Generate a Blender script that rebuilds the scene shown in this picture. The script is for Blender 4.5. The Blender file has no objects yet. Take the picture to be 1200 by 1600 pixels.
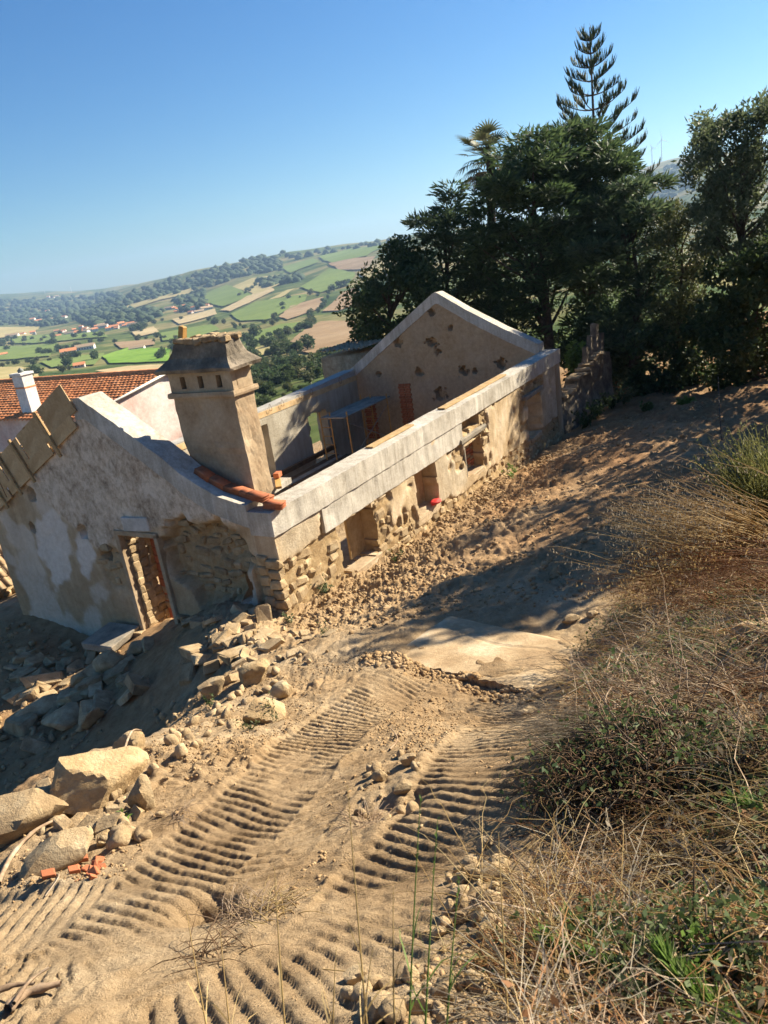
import bpy, bmesh, math, random
import numpy as np
from mathutils import Vector, Matrix

random.seed(7)
RNG = np.random.default_rng(11)
SC = bpy.context.scene
COL = SC.collection

# ------------------------------------------------------------------ camera
F_PX, PITCH, ROLL = 1180.3, 0.3301, 0.1486          # eye at the origin, heading +Y, z up
cp, sp = math.cos(PITCH), math.sin(PITCH)
cr, sr = math.cos(ROLL), math.sin(ROLL)
FWD = np.array([0, cp, -sp]); DOWN = np.array([0, -sp, -cp]); RIGHT = np.array([1.0, 0, 0])
cam_d = bpy.data.cameras.new("camera")
cam = bpy.data.objects.new("camera", cam_d); COL.objects.link(cam)
cx_ = RIGHT * cr + DOWN * sr; cy_ = -(-RIGHT * sr + DOWN * cr); cz_ = -FWD
cam.matrix_world = Matrix(((cx_[0], cy_[0], cz_[0], 0), (cx_[1], cy_[1], cz_[1], 0), (cx_[2], cy_[2], cz_[2], 0), (0, 0, 0, 1)))
cam_d.sensor_fit = 'VERTICAL'; cam_d.sensor_height = 24; cam_d.lens = F_PX / 1600 * 24
cam_d.clip_start = 0.05; cam_d.clip_end = 20000
cam_d.dof.use_dof = True; cam_d.dof.focus_distance = 5.0; cam_d.dof.aperture_fstop = 4.0
SC.camera = cam
SC.render.resolution_x, SC.render.resolution_y = 768, 1024

# ------------------------------------------------------------------ sky and sun
SUN_AZ, SUN_EL = math.radians(62), math.radians(32.5)
SDIR = np.array([math.sin(SUN_AZ) * math.cos(SUN_EL), math.cos(SUN_AZ) * math.cos(SUN_EL), math.sin(SUN_EL)])
world = bpy.data.worlds.new("World"); SC.world = world; world.use_nodes = True
nt = world.node_tree; nt.nodes.clear()
sky = nt.nodes.new("ShaderNodeTexSky"); sky.sky_type = 'NISHITA'; sky.sun_disc = False
sky.sun_elevation = SUN_EL; sky.sun_rotation = SUN_AZ
sky.altitude = 150; sky.air_density = 1.15; sky.dust_density = 0.15; sky.ozone_density = 3.2
bgn = nt.nodes.new("ShaderNodeBackground"); bgn.inputs[1].default_value = 0.05
wo = nt.nodes.new("ShaderNodeOutputWorld")
hsv = nt.nodes.new("ShaderNodeHueSaturation"); hsv.inputs["Saturation"].default_value = 1.3
nt.links.new(sky.outputs[0], hsv.inputs["Color"]); tint = nt.nodes.new("ShaderNodeMix"); tint.data_type = 'RGBA'; tint.blend_type = 'MULTIPLY'; tint.inputs[0].default_value = 1; tint.inputs[7].default_value = (.50, .685, .85, 1)
nt.links.new(hsv.outputs[0], tint.inputs[6]); nt.links.new(tint.outputs[2], bgn.inputs[0]); nt.links.new(bgn.outputs[0], wo.inputs[0])
sun_d = bpy.data.lights.new("sun", 'SUN'); sun_d.energy = 5.0; sun_d.angle = math.radians(0.5); sun_d.color = (1.0, 0.89, 0.70)
sun = bpy.data.objects.new("sun", sun_d); COL.objects.link(sun)
sun.rotation_euler = Vector(-SDIR).to_track_quat('-Z', 'Y').to_euler()
SC.view_settings.view_transform = 'Standard'; SC.view_settings.look = 'None'
SC.view_settings.exposure = 1.55; SC.view_settings.gamma = 1.0
SC.view_settings.use_curve_mapping = False

# ------------------------------------------------------------------ picture <-> place
def ray(px, py):
    dx, dy = px - 600, py - 800
    u = dx * cr - dy * sr; v = dx * sr + dy * cr
    return FWD * F_PX + RIGHT * u + DOWN * v
def at(px, py, D):
    """the point at forward distance D seen at pixel (px, py) of the 1200 x 1600 photograph"""
    d = ray(px, py); return d * (D / d[1])

# ------------------------------------------------------------------ noise
def _h(ix, iy, iz, seed):
    n = (ix.astype(np.int64) * 374761393 + iy.astype(np.int64) * 668265263 + iz.astype(np.int64) * 1274126177 + seed * 974711) & 0x7fffffff
    n = ((n ^ (n >> 13)) * 1274126177) & 0x7fffffff
    n = n ^ (n >> 16)
    return (n & 0xffff) / 65535.0
def noise(x, y, z=None, s=1.0, seed=0):
    """smooth value noise in -1..1"""
    x = np.asarray(x, float) / s; y = np.asarray(y, float) / s
    z = np.zeros_like(x) if z is None else np.asarray(z, float) / s
    ix, iy, iz = np.floor(x), np.floor(y), np.floor(z)
    fx, fy, fz = x - ix, y - iy, z - iz
    fx = fx * fx * (3 - 2 * fx); fy = fy * fy * (3 - 2 * fy); fz = fz * fz * (3 - 2 * fz)
    r = 0
    flat = not np.any(z)
    for dz in ((0,) if flat else (0, 1)):
        wz = 1 if flat else (fz if dz else 1 - fz)
        for dx in (0, 1):
            wx = fx if dx else 1 - fx
            for dy in (0, 1):
                r = r + _h(ix + dx, iy + dy, iz + dz, seed) * wx * (fy if dy else 1 - fy) * wz
    return r * 2 - 1
def fbm(x, y, z=None, s=1.0, seed=0, oct=4, gain=0.5):
    r = 0; a = 1.0
    for k in range(oct):
        r = r + a * noise(x, y, z, s / 2 ** k, seed + 17 * k); a *= gain
    return r
def sstep(a, b, x):
    t = np.clip((np.asarray(x, float) - a) / (b - a), 0, 1); return t * t * (3 - 2 * t)

# ------------------------------------------------------------------ materials
def new_mat(name):
    m = bpy.data.materials.new(name); m.use_nodes = True
    t = m.node_tree; b = t.nodes["Principled BSDF"]
    b.inputs["Specular IOR Level"].default_value = 0.25
    return m, t, b
def ramp_of(t, src, stops):
    r = t.nodes.new("ShaderNodeValToRGB"); e = r.color_ramp.elements
    while len(e) < len(stops): e.new(0.5)
    for i, (p, c) in enumerate(stops): e[i].position = p; e[i].color = (*c, 1)
    t.links.new(src, r.inputs[0]); return r.outputs[0]
def tex_noise(t, scale, detail=6, rough=0.6, vec=None, dist=0.0):
    n = t.nodes.new("ShaderNodeTexNoise"); n.inputs["Scale"].default_value = scale; n.inputs["Detail"].default_value = detail
    n.inputs["Roughness"].default_value = rough; n.inputs["Distortion"].default_value = dist
    if vec is not None: t.links.new(vec, n.inputs["Vector"])
    return n.outputs["Fac"]
def mixc(t, fac, a, b, mode='MIX'):
    n = t.nodes.new("ShaderNodeMix"); n.data_type = 'RGBA'; n.blend_type = mode
    for sock, v in ((n.inputs[0], fac), (n.inputs[6], a), (n.inputs[7], b)):
        if hasattr(v, 'links'): t.links.new(v, sock)
        elif isinstance(v, (int, float)): sock.default_value = v
        else: sock.default_value = (*v, 1)
    return n.outputs[2]
def math_n(t, op, a, b=0.0, clamp=False):
    n = t.nodes.new("ShaderNodeMath"); n.operation = op; n.use_clamp = clamp
    for s, v in ((n.inputs[0], a), (n.inputs[1], b)):
        if hasattr(v, 'links'): t.links.new(v, s)
        else: s.default_value = v
    return n.outputs[0]
def coords(t, kind="Object"):
    n = t.nodes.new("ShaderNodeTexCoord"); return n.outputs[kind]
def wpos(t):
    return t.nodes.new("ShaderNodeNewGeometry").outputs["Position"]
def attr(t, name):
    n = t.nodes.new("ShaderNodeAttribute"); n.attribute_name = name; return n.outputs["Fac"]
def bump(t, b, h, strength=0.5, dist=0.02):
    n = t.nodes.new("ShaderNodeBump"); n.inputs["Strength"].default_value = strength; n.inputs["Distance"].default_value = dist
    t.links.new(h, n.inputs["Height"]); t.links.new(n.outputs[0], b.inputs["Normal"])
def stretch(t, vec, sx, sy, sz):
    n = t.nodes.new("ShaderNodeMapping"); n.inputs["Scale"].default_value = (sx, sy, sz); t.links.new(vec, n.inputs["Vector"]); return n.outputs[0]
def obj_random(t):
    return t.nodes.new("ShaderNodeObjectInfo").outputs["Random"]
def mottled(name, cols, scale, rough=0.9, bs=0.5, bd=0.02, bscale=None, space="Object", vary=0.0, detail=7):
    """rough material: three colours mixed by noise, fine relief, optional per-object brightness"""
    m, t, b = new_mat(name)
    v = coords(t) if space == "Object" else wpos(t)
    n1 = tex_noise(t, scale, detail, 0.62, v, 0.2)
    st = [(0.3 + 0.4 * i / max(1, len(cols) - 1), c) for i, c in enumerate(cols)]
    c = ramp_of(t, n1, st)
    n3 = tex_noise(t, scale * 9, 4, 0.7, v)
    c = mixc(t, 0.5, c, ramp_of(t, n3, [(0.3, (0.62, 0.6, 0.58)), (0.7, (1.2, 1.2, 1.2))]), 'MULTIPLY')
    if vary:
        r = math_n(t, 'MULTIPLY_ADD', obj_random(t), 2 * vary); r.node.inputs[2].default_value = 1 - vary
        cc = t.nodes.new("ShaderNodeCombineColor")
        for k in range(3): t.links.new(r, cc.inputs[k])
        c = mixc(t, 1.0, c, cc.outputs[0], 'MULTIPLY')
    t.links.new(c, b.inputs["Base Color"]); b.inputs["Roughness"].default_value = rough
    h = tex_noise(t, bscale or scale * 6, 6, 0.7, v)
    bump(t, b, h, bs, bd)
    return m
def leaf_mat(name, cols, trans=0.35, rough=0.6):
    m, t, b = new_mat(name)
    g = t.nodes.new("ShaderNodeNewGeometry")
    c = ramp_of(t, g.outputs["Random Per Island"], [(i / max(1, len(cols) - 1), c) for i, c in enumerate(cols)])
    n = tex_noise(t, 0.8, 3, 0.6, wpos(t))
    c = mixc(t, 0.6, c, ramp_of(t, n, [(0.35, (0.6, 0.65, 0.6)), (0.65, (1.25, 1.2, 1.1))]), 'MULTIPLY')
    t.links.new(c, b.inputs["Base Color"]); b.inputs["Roughness"].default_value = rough
    tr = t.nodes.new("ShaderNodeBsdfTranslucent"); t.links.new(c, tr.inputs["Color"])
    mx = t.nodes.new("ShaderNodeMixShader"); mx.inputs[0].default_value = trans
    t.links.new(b.outputs[0], mx.inputs[1]); t.links.new(tr.outputs[0], mx.inputs[2])
    t.links.new(mx.outputs[0], t.nodes["Material Output"].inputs[0])
    return m

M = {}
M['stone'] = mottled('sandstone', [(.24, .165, .09), (.38, .275, .155), (.49, .385, .24)], 5.0, .92, .9, .02, 34, space='World', vary=.2)
M['stone_grey'] = mottled('grey_stone', [(.17, .15, .125), (.27, .24, .19), (.38, .32, .24)], 4.0, .9, .8, .015, 34, space='World', vary=.15)
M['boulder'] = mottled('earthy_boulder', [(.27, .18, .09), (.39, .275, .145), (.48, .37, .22)], 4.0, .95, 1.0, .03, 24, space='World', vary=.1)
m, t, b = new_mat('cast_concrete'); M['concrete'] = m; v = coords(t)
c = ramp_of(t, tex_noise(t, .9, 9, .68, v, .5), [(.3, (.27, .24, .19)), (.43, (.42, .385, .325)), (.58, (.51, .475, .41)), (.72, (.62, .585, .52))])
c = mixc(t, .55, c, ramp_of(t, tex_noise(t, 1.0, 7, .7, stretch(t, v, 6, 6, .5)), [(.36, (.55, .52, .47)), (.6, (1.12, 1.12, 1.12))]), 'MULTIPLY')
c = mixc(t, .5, c, ramp_of(t, tex_noise(t, 24, 5, .75, v), [(.32, (.62, .6, .57)), (.66, (1.2, 1.2, 1.2))]), 'MULTIPLY')
t.links.new(c, b.inputs["Base Color"]); b.inputs["Roughness"].default_value = .92
bump(t, b, math_n(t, 'ADD', tex_noise(t, 30, 6, .75, v), tex_noise(t, 5, 4, .6, v)), .6, .02)
M['concrete_grey'] = mottled('grey_concrete', [(.30, .29, .26), (.38, .36, .32), (.46, .43, .38)], 1.6, .88, .35, .012, 25)
M['slab'] = mottled('dusty_concrete', [(.26, .175, .095), (.34, .24, .135), (.41, .305, .185), (.50, .405, .275)], 1.5, .95, .9, .015, 22)
M['brick'] = mottled('red_clay', [(.27, .085, .04), (.38, .125, .055), (.46, .18, .09)], 8, .85, .3, .006, 60, vary=.18)
M['roof_tile'] = mottled('terracotta_tile', [(.54, .20, .085), (.68, .265, .11), (.72, .35, .18)], 1.7, .85, .3, .01, vary=0)
M['old_tile'] = mottled('weathered_tile', [(.28, .18, .10), (.42, .30, .18), (.5, .40, .28)], 3, .9, .4, .01)
M['white'] = mottled('white_render', [(.58, .55, .50), (.70, .68, .63), (.78, .76, .72)], 1.2, .85, .25, .006, vary=.06)
M['pink'] = mottled('pink_render', [(.50, .33, .28), (.62, .50, .45), (.68, .63, .59)], .9, .9, .3, .01)
M['wood'] = mottled('sawn_wood', [(.30, .19, .085), (.42, .28, .13), (.50, .36, .19)], 5, .8, .25, .004, 40, vary=.15)
M['ply'] = mottled('shuttering_board', [(.34, .22, .105), (.45, .31, .16), (.52, .385, .22)], 2.5, .75, .15, .003, 40, vary=.2)
M['wood_dark'] = mottled('dark_wood', [(.06, .035, .02), (.12, .07, .035), (.17, .11, .06)], 6, .85, .3, .004, 40)
M['bark'] = mottled('bark', [(.035, .025, .018), (.075, .055, .04), (.13, .10, .075)], 6, .95, .9, .03, 20)
M['twig'] = mottled('dry_twig', [(.16, .10, .06), (.28, .20, .13), (.40, .33, .25)], 9, .9, .2, .003, vary=.2)
M['steel_rust'] = mottled('rusty_steel', [(.12, .055, .025), (.20, .09, .04), (.26, .13, .06)], 10, .7, .2, .002)
M['orange_steel'] = mottled('ochre_painted_steel', [(.36, .19, .05), (.46, .26, .08), (.5, .3, .12)], 10, .6, .15, .002)
M['red'] = mottled('red_cloth', [(.42, .02, .02), (.55, .035, .03), (.6, .05, .04)], 10, .7, .2, .004)
M['barrel'] = mottled('grey_barrel', [(.10, .12, .12), (.15, .17, .165), (.2, .22, .21)], 5, .5, .1, .002)
M['water'] = new_mat('still_water')[0]
M['water'].node_tree.nodes["Principled BSDF"].inputs["Base Color"].default_value = (.08, .12, .11, 1)
M['water'].node_tree.nodes["Principled BSDF"].inputs["Roughness"].default_value = .06
M['dark'] = mottled('opening_dark', [(.02, .018, .015), (.035, .03, .025), (.06, .05, .04)], 8, .95, .3, .01)  # near black, painted as the dark inside of vents and far windows
M['chimney'] = mottled('chimney_render', [(.30, .21, .125), (.40, .30, .19), (.48, .38, .26)], 1.6, .92, .5, .015, 12)
M['lichen'] = mottled('lichened_render', [(.09, .075, .06), (.18, .15, .11), (.34, .28, .21)], 2.6, .95, .9, .03, 14)
M['whitewash'] = mottled('old_whitewash', [(.40, .37, .32), (.52, .49, .44), (.6, .57, .52)], 2, .9, .4, .01, 20)
M['white_metal'] = mottled('white_metal', [(.6, .6, .6), (.7, .7, .7), (.75, .75, .75)], 1, .5, .05, .002)
M['clod'] = mottled('soil_clod', [(.22, .14, .068), (.34, .225, .115), (.45, .325, .19)], 2.6, .97, .6, .02, 20, space='World')
M['pebble'] = mottled('gravel_stone', [(.28, .19, .10), (.42, .31, .18), (.52, .43, .30)], 1.7, .95, .5, .01, 30, space='World')
M['leaf_dark'] = leaf_mat('conifer_green', [(.038, .064, .030), (.062, .100, .042), (.095, .135, .055)], .4)
M['leaf_mid'] = leaf_mat('leaf_green', [(.04, .065, .024), (.065, .095, .036), (.10, .13, .05)], .4)
M['leaf_olive'] = leaf_mat('olive_leaf', [(.06, .075, .03), (.10, .115, .048), (.15, .155, .07)], .4)
M['leaf_pine'] = leaf_mat('pine_green', [(.045, .074, .040), (.074, .112, .058), (.105, .14, .072)], .4)
M['leaf_grey'] = leaf_mat('grey_leaf', [(.07, .095, .048), (.105, .135, .068), (.15, .175, .10)], .45)
M['leaf_bright'] = leaf_mat('fresh_leaf', [(.09, .16, .03), (.14, .23, .05), (.20, .28, .08)], .4)
M['leaf_weed'] = leaf_mat('weed_leaf', [(.05, .085, .03), (.09, .13, .045), (.14, .17, .07)], .35)
M['broom'] = leaf_mat('broom_green', [(.12, .13, .035), (.20, .20, .06), (.28, .26, .09)], .3)
M['straw'] = leaf_mat('straw', [(.28, .17, .065), (.44, .30, .125), (.56, .43, .23)], .3)
M['straw_rust'] = leaf_mat('rusty_straw', [(.17, .075, .03), (.28, .13, .05), (.36, .20, .09)], .25)
M['straw_grey'] = leaf_mat('bleached_straw', [(.20, .15, .10), (.32, .26, .19), (.44, .38, .30)], .2)
M['palm'] = leaf_mat('palm_leaf', [(.06, .075, .04), (.10, .115, .06), (.15, .16, .085)], .25, .45)
M['palm_dead'] = leaf_mat('dead_palm_leaf', [(.10, .075, .045), (.17, .125, .075), (.2, .16, .1)], .2)

# ------------------------------------------------------------------ object helpers
def mesh_from(name, verts, faces, m, parent=None, smooth=False, sharp=None, attrs=None, link=True):
    me = bpy.data.meshes.new(name)
    verts = np.asarray(verts, np.float32)
    if isinstance(faces, np.ndarray):
        nf, k = faces.shape
        me.vertices.add(len(verts)); me.vertices.foreach_set("co", verts.ravel())
        me.loops.add(nf * k); me.loops.foreach_set("vertex_index", faces.astype(np.int32).ravel())
        me.polygons.add(nf); me.polygons.foreach_set("loop_start", np.arange(nf, dtype=np.int32) * k)
        me.update(calc_edges=True)
    else:
        me.from_pydata([tuple(v) for v in verts], [], [tuple(f) for f in faces])
    if smooth:
        me.polygons.foreach_set("use_smooth", np.ones(len(me.polygons), bool))
        if sharp: me.set_sharp_from_angle(angle=math.radians(sharp))
    for k, v in (attrs or {}).items():
        a = me.attributes.new(k, 'FLOAT', 'POINT'); a.data.foreach_set("value", np.asarray(v, np.float32))
    me.materials.append(m)
    return put(name, me, parent) if link else me
def put(name, me, parent=None, loc=None, rot=None, scale=None):
    o = bpy.data.objects.new(name, me); COL.objects.link(o)
    if parent is not None: o.parent = parent
    if loc is not None: o.location = tuple(float(v) for v in loc)
    if rot is not None: o.rotation_euler = tuple(float(v) for v in rot)
    if scale is not None: o.scale = tuple(float(v) for v in scale)
    return o
def tag(o, label=None, cat=None, group=None, kind=None):
    if label: o['label'] = label
    if cat: o['category'] = cat
    if group: o['group'] = group
    if kind: o['kind'] = kind
    return o
def empty(name, loc, rz=0.0):
    o = bpy.data.objects.new(name, None); COL.objects.link(o); o.empty_display_size = .2
    o.location = tuple(float(v) for v in loc); o.rotation_euler = (0, 0, rz); return o
def copy_tree(o, parent=None):
    c = o.copy(); COL.objects.link(c); c.parent = parent
    for ch in list(o.children): copy_tree(ch, c)
    return c
def box_vf(c, size, rot=None, jit=0.0, rng=RNG):
    v = np.array([[x, y, z] for x in (-.5, .5) for y in (-.5, .5) for z in (-.5, .5)]) * np.array(size)
    if jit: v = v + rng.normal(0, jit, v.shape)
    if rot is not None: v = v @ np.array(rot).T
    f = [(0, 1, 3, 2), (4, 6, 7, 5), (0, 4, 5, 1), (2, 3, 7, 6), (0, 2, 6, 4), (1, 5, 7, 3)]
    return v + np.array(c), np.array(f)
def rotz(a): return np.array([[math.cos(a), -math.sin(a), 0], [math.sin(a), math.cos(a), 0], [0, 0, 1]])
def rotx(a): return np.array([[1, 0, 0], [0, math.cos(a), -math.sin(a)], [0, math.sin(a), math.cos(a)]])
def roty(a): return np.array([[math.cos(a), 0, math.sin(a)], [0, 1, 0], [-math.sin(a), 0, math.cos(a)]])
def box(name, c, size, m, parent=None, rot=None, bevel=0.006, jit=0.0):
    bm = bmesh.new(); v, f = box_vf((0, 0, 0), size, rot, jit)
    bv = [bm.verts.new(p) for p in v]
    for q in f: bm.faces.new([bv[i] for i in q])
    if bevel: bmesh.ops.bevel(bm, geom=list(bm.edges), offset=bevel, segments=1, affect='EDGES')
    bmesh.ops.recalc_face_normals(bm, faces=list(bm.faces))
    me = bpy.data.meshes.new(name); bm.to_mesh(me); bm.free(); me.materials.append(m)
    return put(name, me, parent, c)
def join_vf(lst):
    vs, fs, o = [], [], 0
    for v, f in lst:
        vs.append(v); fs.append(np.asarray(f) + o); o += len(v)
    return np.concatenate(vs), np.concatenate(fs)
def ico(sub):
    bm = bmesh.new(); bmesh.ops.create_icosphere(bm, subdivisions=sub, radius=1.0)
    bm.verts.ensure_lookup_table()
    v = np.array([x.co[:] for x in bm.verts]); f = np.array([[q.index for q in p.verts] for p in bm.faces]); bm.free()
    return v, f
ICO = {k: ico(k) for k in (1, 2, 3, 4)}
def rock_vf(sub, seed, planes=9, flat=0.0, rough=.05, box_like=0.0, round_=0.0):
    """a broken stone: a ball cut by planes, then roughened"""
    r = np.random.default_rng(seed); v, f = ICO[sub]; v = v.copy()
    n = r.normal(size=(planes, 3)); n /= np.linalg.norm(n, axis=1)[:, None]; d = r.uniform(.48, .82, planes)
    if box_like:
        n = np.concatenate([n, np.array([[1, 0, 0], [-1, 0, 0], [0, 1, 0], [0, -1, 0], [0, 0, 1], [0, 0, -1]]) + r.normal(0, .12, (6, 3))])
        d = np.concatenate([d * 1.1, np.full(6, box_like) * r.uniform(.9, 1.1, 6)])
    dots = v @ n.T
    with np.errstate(divide='ignore'):
        rr = np.where(dots > .05, d / np.maximum(dots, 1e-6), 9).min(axis=1)
    rr = np.minimum(rr, 1.0); rr = rr * (1 - round_) + round_ * .85
    v = v * rr[:, None]
    v *= (1 + rough * (fbm(v[:, 0] + seed, v[:, 1], v[:, 2] + 9, .5, seed, 3) + .4 * rough * noise(v[:, 0], v[:, 1] + seed, v[:, 2] + 3, .13, seed + 2)))[:, None]
    v[:, 2] *= 1 - flat
    return v, f
def rock_mesh(name, sub, seed, m, **k):
    v, f = rock_vf(sub, seed, **k)
    return mesh_from(name, v, f, m, smooth=sub > 2, sharp=32 if sub > 2 else None, link=False)
def tubes_vf(P, R, sides=3):
    """P (N,K,3) paths, R (N,K) radii -> quads"""
    P = np.asarray(P, float); R = np.asarray(R, float); N, K, _ = P.shape
    T = np.gradient(P, axis=1); T /= np.linalg.norm(T, axis=2)[..., None] + 1e-9
    up = np.where(np.abs(T[..., 2:3]) > .9, np.array([1., 0, 0]), np.array([0, 0, 1.]))
    A = np.cross(T, up); A /= np.linalg.norm(A, axis=2)[..., None] + 1e-9; B = np.cross(T, A)
    a = np.arange(sides) * 2 * np.pi / sides
    V = P[:, :, None] + R[:, :, None, None] * (A[:, :, None] * np.cos(a)[None, None, :, None] + B[:, :, None] * np.sin(a)[None, None, :, None])
    idx = np.arange(N * K * sides).reshape(N, K, sides)
    j = (np.arange(sides) + 1) % sides
    F = np.stack([idx[:, :-1], idx[:, :-1][:, :, j], idx[:, 1:][:, :, j], idx[:, 1:]], -1).reshape(-1, 4)
    return V.reshape(-1, 3), F
def blades_vf(P, Wd, S=None):
    """flat tapered strips along paths P (N,K,3); widths (N,K); side vectors S (N,3)"""
    P = np.asarray(P, float); N, K, _ = P.shape
    if S is None:
        T = P[:, -1] - P[:, 0]; S = np.cross(T, RNG.normal(size=(N, 3)))
    S = S / (np.linalg.norm(S, axis=1)[:, None] + 1e-9)
    L = P - S[:, None] * Wd[..., None] * .5; Rr = P + S[:, None] * Wd[..., None] * .5
    V = np.stack([L, Rr], 2)
    idx = np.arange(N * K * 2).reshape(N, K, 2)
    F = np.stack([idx[:, :-1, 0], idx[:, :-1, 1], idx[:, 1:, 1], idx[:, 1:, 0]], -1).reshape(-1, 4)
    return V.reshape(-1, 3), F
def leaves_vf(C, Dv, L, Wd, rng=RNG, fold=.15):
    """diamond leaves at C along Dv, lengths L, widths Wd"""
    C = np.asarray(C, float); N = len(C)
    Dv = Dv / (np.linalg.norm(Dv, axis=1)[:, None] + 1e-9)
    S = np.cross(Dv, rng.normal(size=(N, 3))); S /= np.linalg.norm(S, axis=1)[:, None] + 1e-9
    U = np.cross(S, Dv)
    L = np.broadcast_to(L, N)[:, None]; Wd = np.broadcast_to(Wd, N)[:, None]
    V = np.stack([C, C + Dv * L * .45 + S * Wd * .5 + U * Wd * fold, C + Dv * L, C + Dv * L * .45 - S * Wd * .5 + U * Wd * fold], 1)
    return V.reshape(-1, 3), np.arange(N * 4).reshape(N, 4)
def unit(n, rng=RNG):
    v = rng.normal(size=(n, 3)); return v / np.linalg.norm(v, axis=1)[:, None]
def in_poly(x, y, poly):
    x = np.asarray(x, float); y = np.asarray(y, float); r = np.zeros(x.shape, bool); n = len(poly)
    for i in range(n):
        x0, y0 = poly[i]; x1, y1 = poly[(i + 1) % n]
        if y0 == y1: continue
        c = ((y0 > y) != (y1 > y)) & (x < (x1 - x0) * (y - y0) / (y1 - y0) + x0); r ^= c
    return r
class RBF:
    """thin-plate height field through scattered points"""
    def __init__(s, pts, reg=0.0):
        p = np.array(pts, float); s.c = p[:, :2]; n = len(p)
        A = s.k(s.c); A[np.arange(n), np.arange(n)] += reg
        Pm = np.c_[np.ones(n), s.c]
        Mx = np.block([[A, Pm], [Pm.T, np.zeros((3, 3))]])
        s.w = np.linalg.solve(Mx, np.r_[p[:, 2], 0, 0, 0])
    def k(s, q):
        d = np.sqrt(((q[:, None] - s.c[None]) ** 2).sum(-1)) + 1e-9
        return d * d * np.log(d)
    def __call__(s, x, y):
        x = np.asarray(x, float); sh = x.shape; q = np.c_[x.ravel(), np.asarray(y, float).ravel()]
        out = np.empty(len(q))
        for i in range(0, len(q), 20000):
            b = q[i:i + 20000]; out[i:i + 20000] = s.k(b) @ s.w[:-3] + s.w[-3] + b @ s.w[-2:]
        return out.reshape(sh)

def block_stone(name, seed, m, bev=.2, jit=.16):
    """a roughly squared stone, half extents 1"""
    r = np.random.default_rng(seed); bm = bmesh.new(); v, f = box_vf((0, 0, 0), (2, 2, 2)); v = v * (1 + r.uniform(-jit, jit * .5, v.shape))
    bv = [bm.verts.new(p) for p in v]
    for q in f: bm.faces.new([bv[i] for i in q])
    bmesh.ops.bevel(bm, geom=list(bm.edges), offset=bev * r.uniform(.7, 1.5), segments=1, affect='EDGES')
    bmesh.ops.recalc_face_normals(bm, faces=list(bm.faces))
    for v_ in bm.verts: v_.co += Vector(r.normal(0, .05, 3))
    me = bpy.data.meshes.new(name); bm.to_mesh(me); bm.free(); me.materials.append(m); return me
# ------------------------------------------------------------------ the house's frame: X along the long wall, Y across, Z up from the eave
YAW = 0.5737
HN = np.array([math.sin(YAW), math.cos(YAW), 0]); HM = np.array([-HN[1], HN[0], 0])
HP = np.array([-2.0396, 13.0, -4.1515]); HL, HW, HT, HR = 16.65, 8.88, 0.5, 2.29
H_ROT = math.atan2(HN[1], HN[0])
def house_pt(s, w, z): return HP + HN * s + HM * w + np.array([0, 0, z])
def house_sw(x, y):
    dx, dy = x - HP[0], y - HP[1]
    return dx * HN[0] + dy * HN[1], dx * HM[0] + dy * HM[1]

# ------------------------------------------------------------------ ground near the camera
CTRL = [
 (0, 0, -1.62), (1.2, 1.3, -1.72), (-1.63, 2.04, -2.42), (-2.28, 3.1, -3.0), (-1.47, 3.84, -3.2), (-.36, 2.57, -2.58), (.45, 1.5, -1.9), (-.4, 1.4, -1.9),
 (.55, 3.0, -2.6), (-.2, 5.3, -3.75), (.87, 5.84, -4.2), (-.3, 7.4, -4.45), (1.3, 6.6, -4.5), (2.3, 7.9, -4.75), (.5, 9.0, -4.85),
 (2.4, 10.9, -5.15), (3.2, 15, -5.7), (5.5, 20, -6.15), (9, 25, -6.6), (11.5, 24, -6.3), (14, 30, -7.0), (8.5, 30, -7.4),
 (1.6, 2.2, -1.95), (1.75, 4.0, -2.7), (2.3, 5.6, -3.35), (3.3, 7.4, -3.9), (4.6, 9.0, -4.2), (7, 14, -5.0), (9, 18, -5.5), (4, 4, -2.3), (6, 8, -3.4), (12, 18, -5.0),
 (-2.1, 12.75, -6.22), (-2.2, 10.6, -5.7), (-2.55, 8.9, -5.2), (-2.9, 7.2, -4.7), (-3.7, 5.9, -4.2), (-3.4, 4.6, -3.7), (-4.2, 4.4, -4.1),
 (-1.4, 8.2, -4.85), (-1.5, 6.2, -4.1), (-.9, 11.0, -5.65),
 (-.1, 15.85, -6.62), (1.75, 18.65, -6.7), (4.2, 22.45, -7.15), (6.6, 26.2, -7.3), (1.0, 14.5, -6.1), (2.9, 18, -6.4), (7.2, 25.5, -7.1),
 (-3.2, 13.4, -6.0), (-3.3, 12.2, -5.95), (-4.65, 14.5, -6.8), (-5.7, 15.2, -7.3), (-7.2, 16.25, -7.7), (-9, 17.4, -7.4), (-6.4, 12.3, -7.6), (-9, 13, -7.9),
 (-4.3, 11.4, -6.9), (-4.6, 9.4, -7.0), (-4.9, 7.6, -6.8), (-5.6, 6.2, -6.6), (-6.2, 9.5, -7.6), (-7, 4, -6.6), (-10, 8, -8.0),
 (-13, 20, -8.3), (-14, 30, -9.2), (-10, 40, -11), (-20, 45, -13), (0, 45, -9.5), (10, 45, -7.8), (20, 40, -6.6), (25, 20, -4), (15, 5, -1.2), (8, 0, -.6), (-12, 5, -8),
 (-20, 15, -10), (-7, -1, -5.5), (-3, 0, -2.8), (0, -4, -.9), (0, 60, -14), (-30, 60, -19), (30, 60, -9), (40, 30, -3),
]
GR = RBF(CTRL, 0.02)
def zt(x, y): return GR(x, y)
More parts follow.
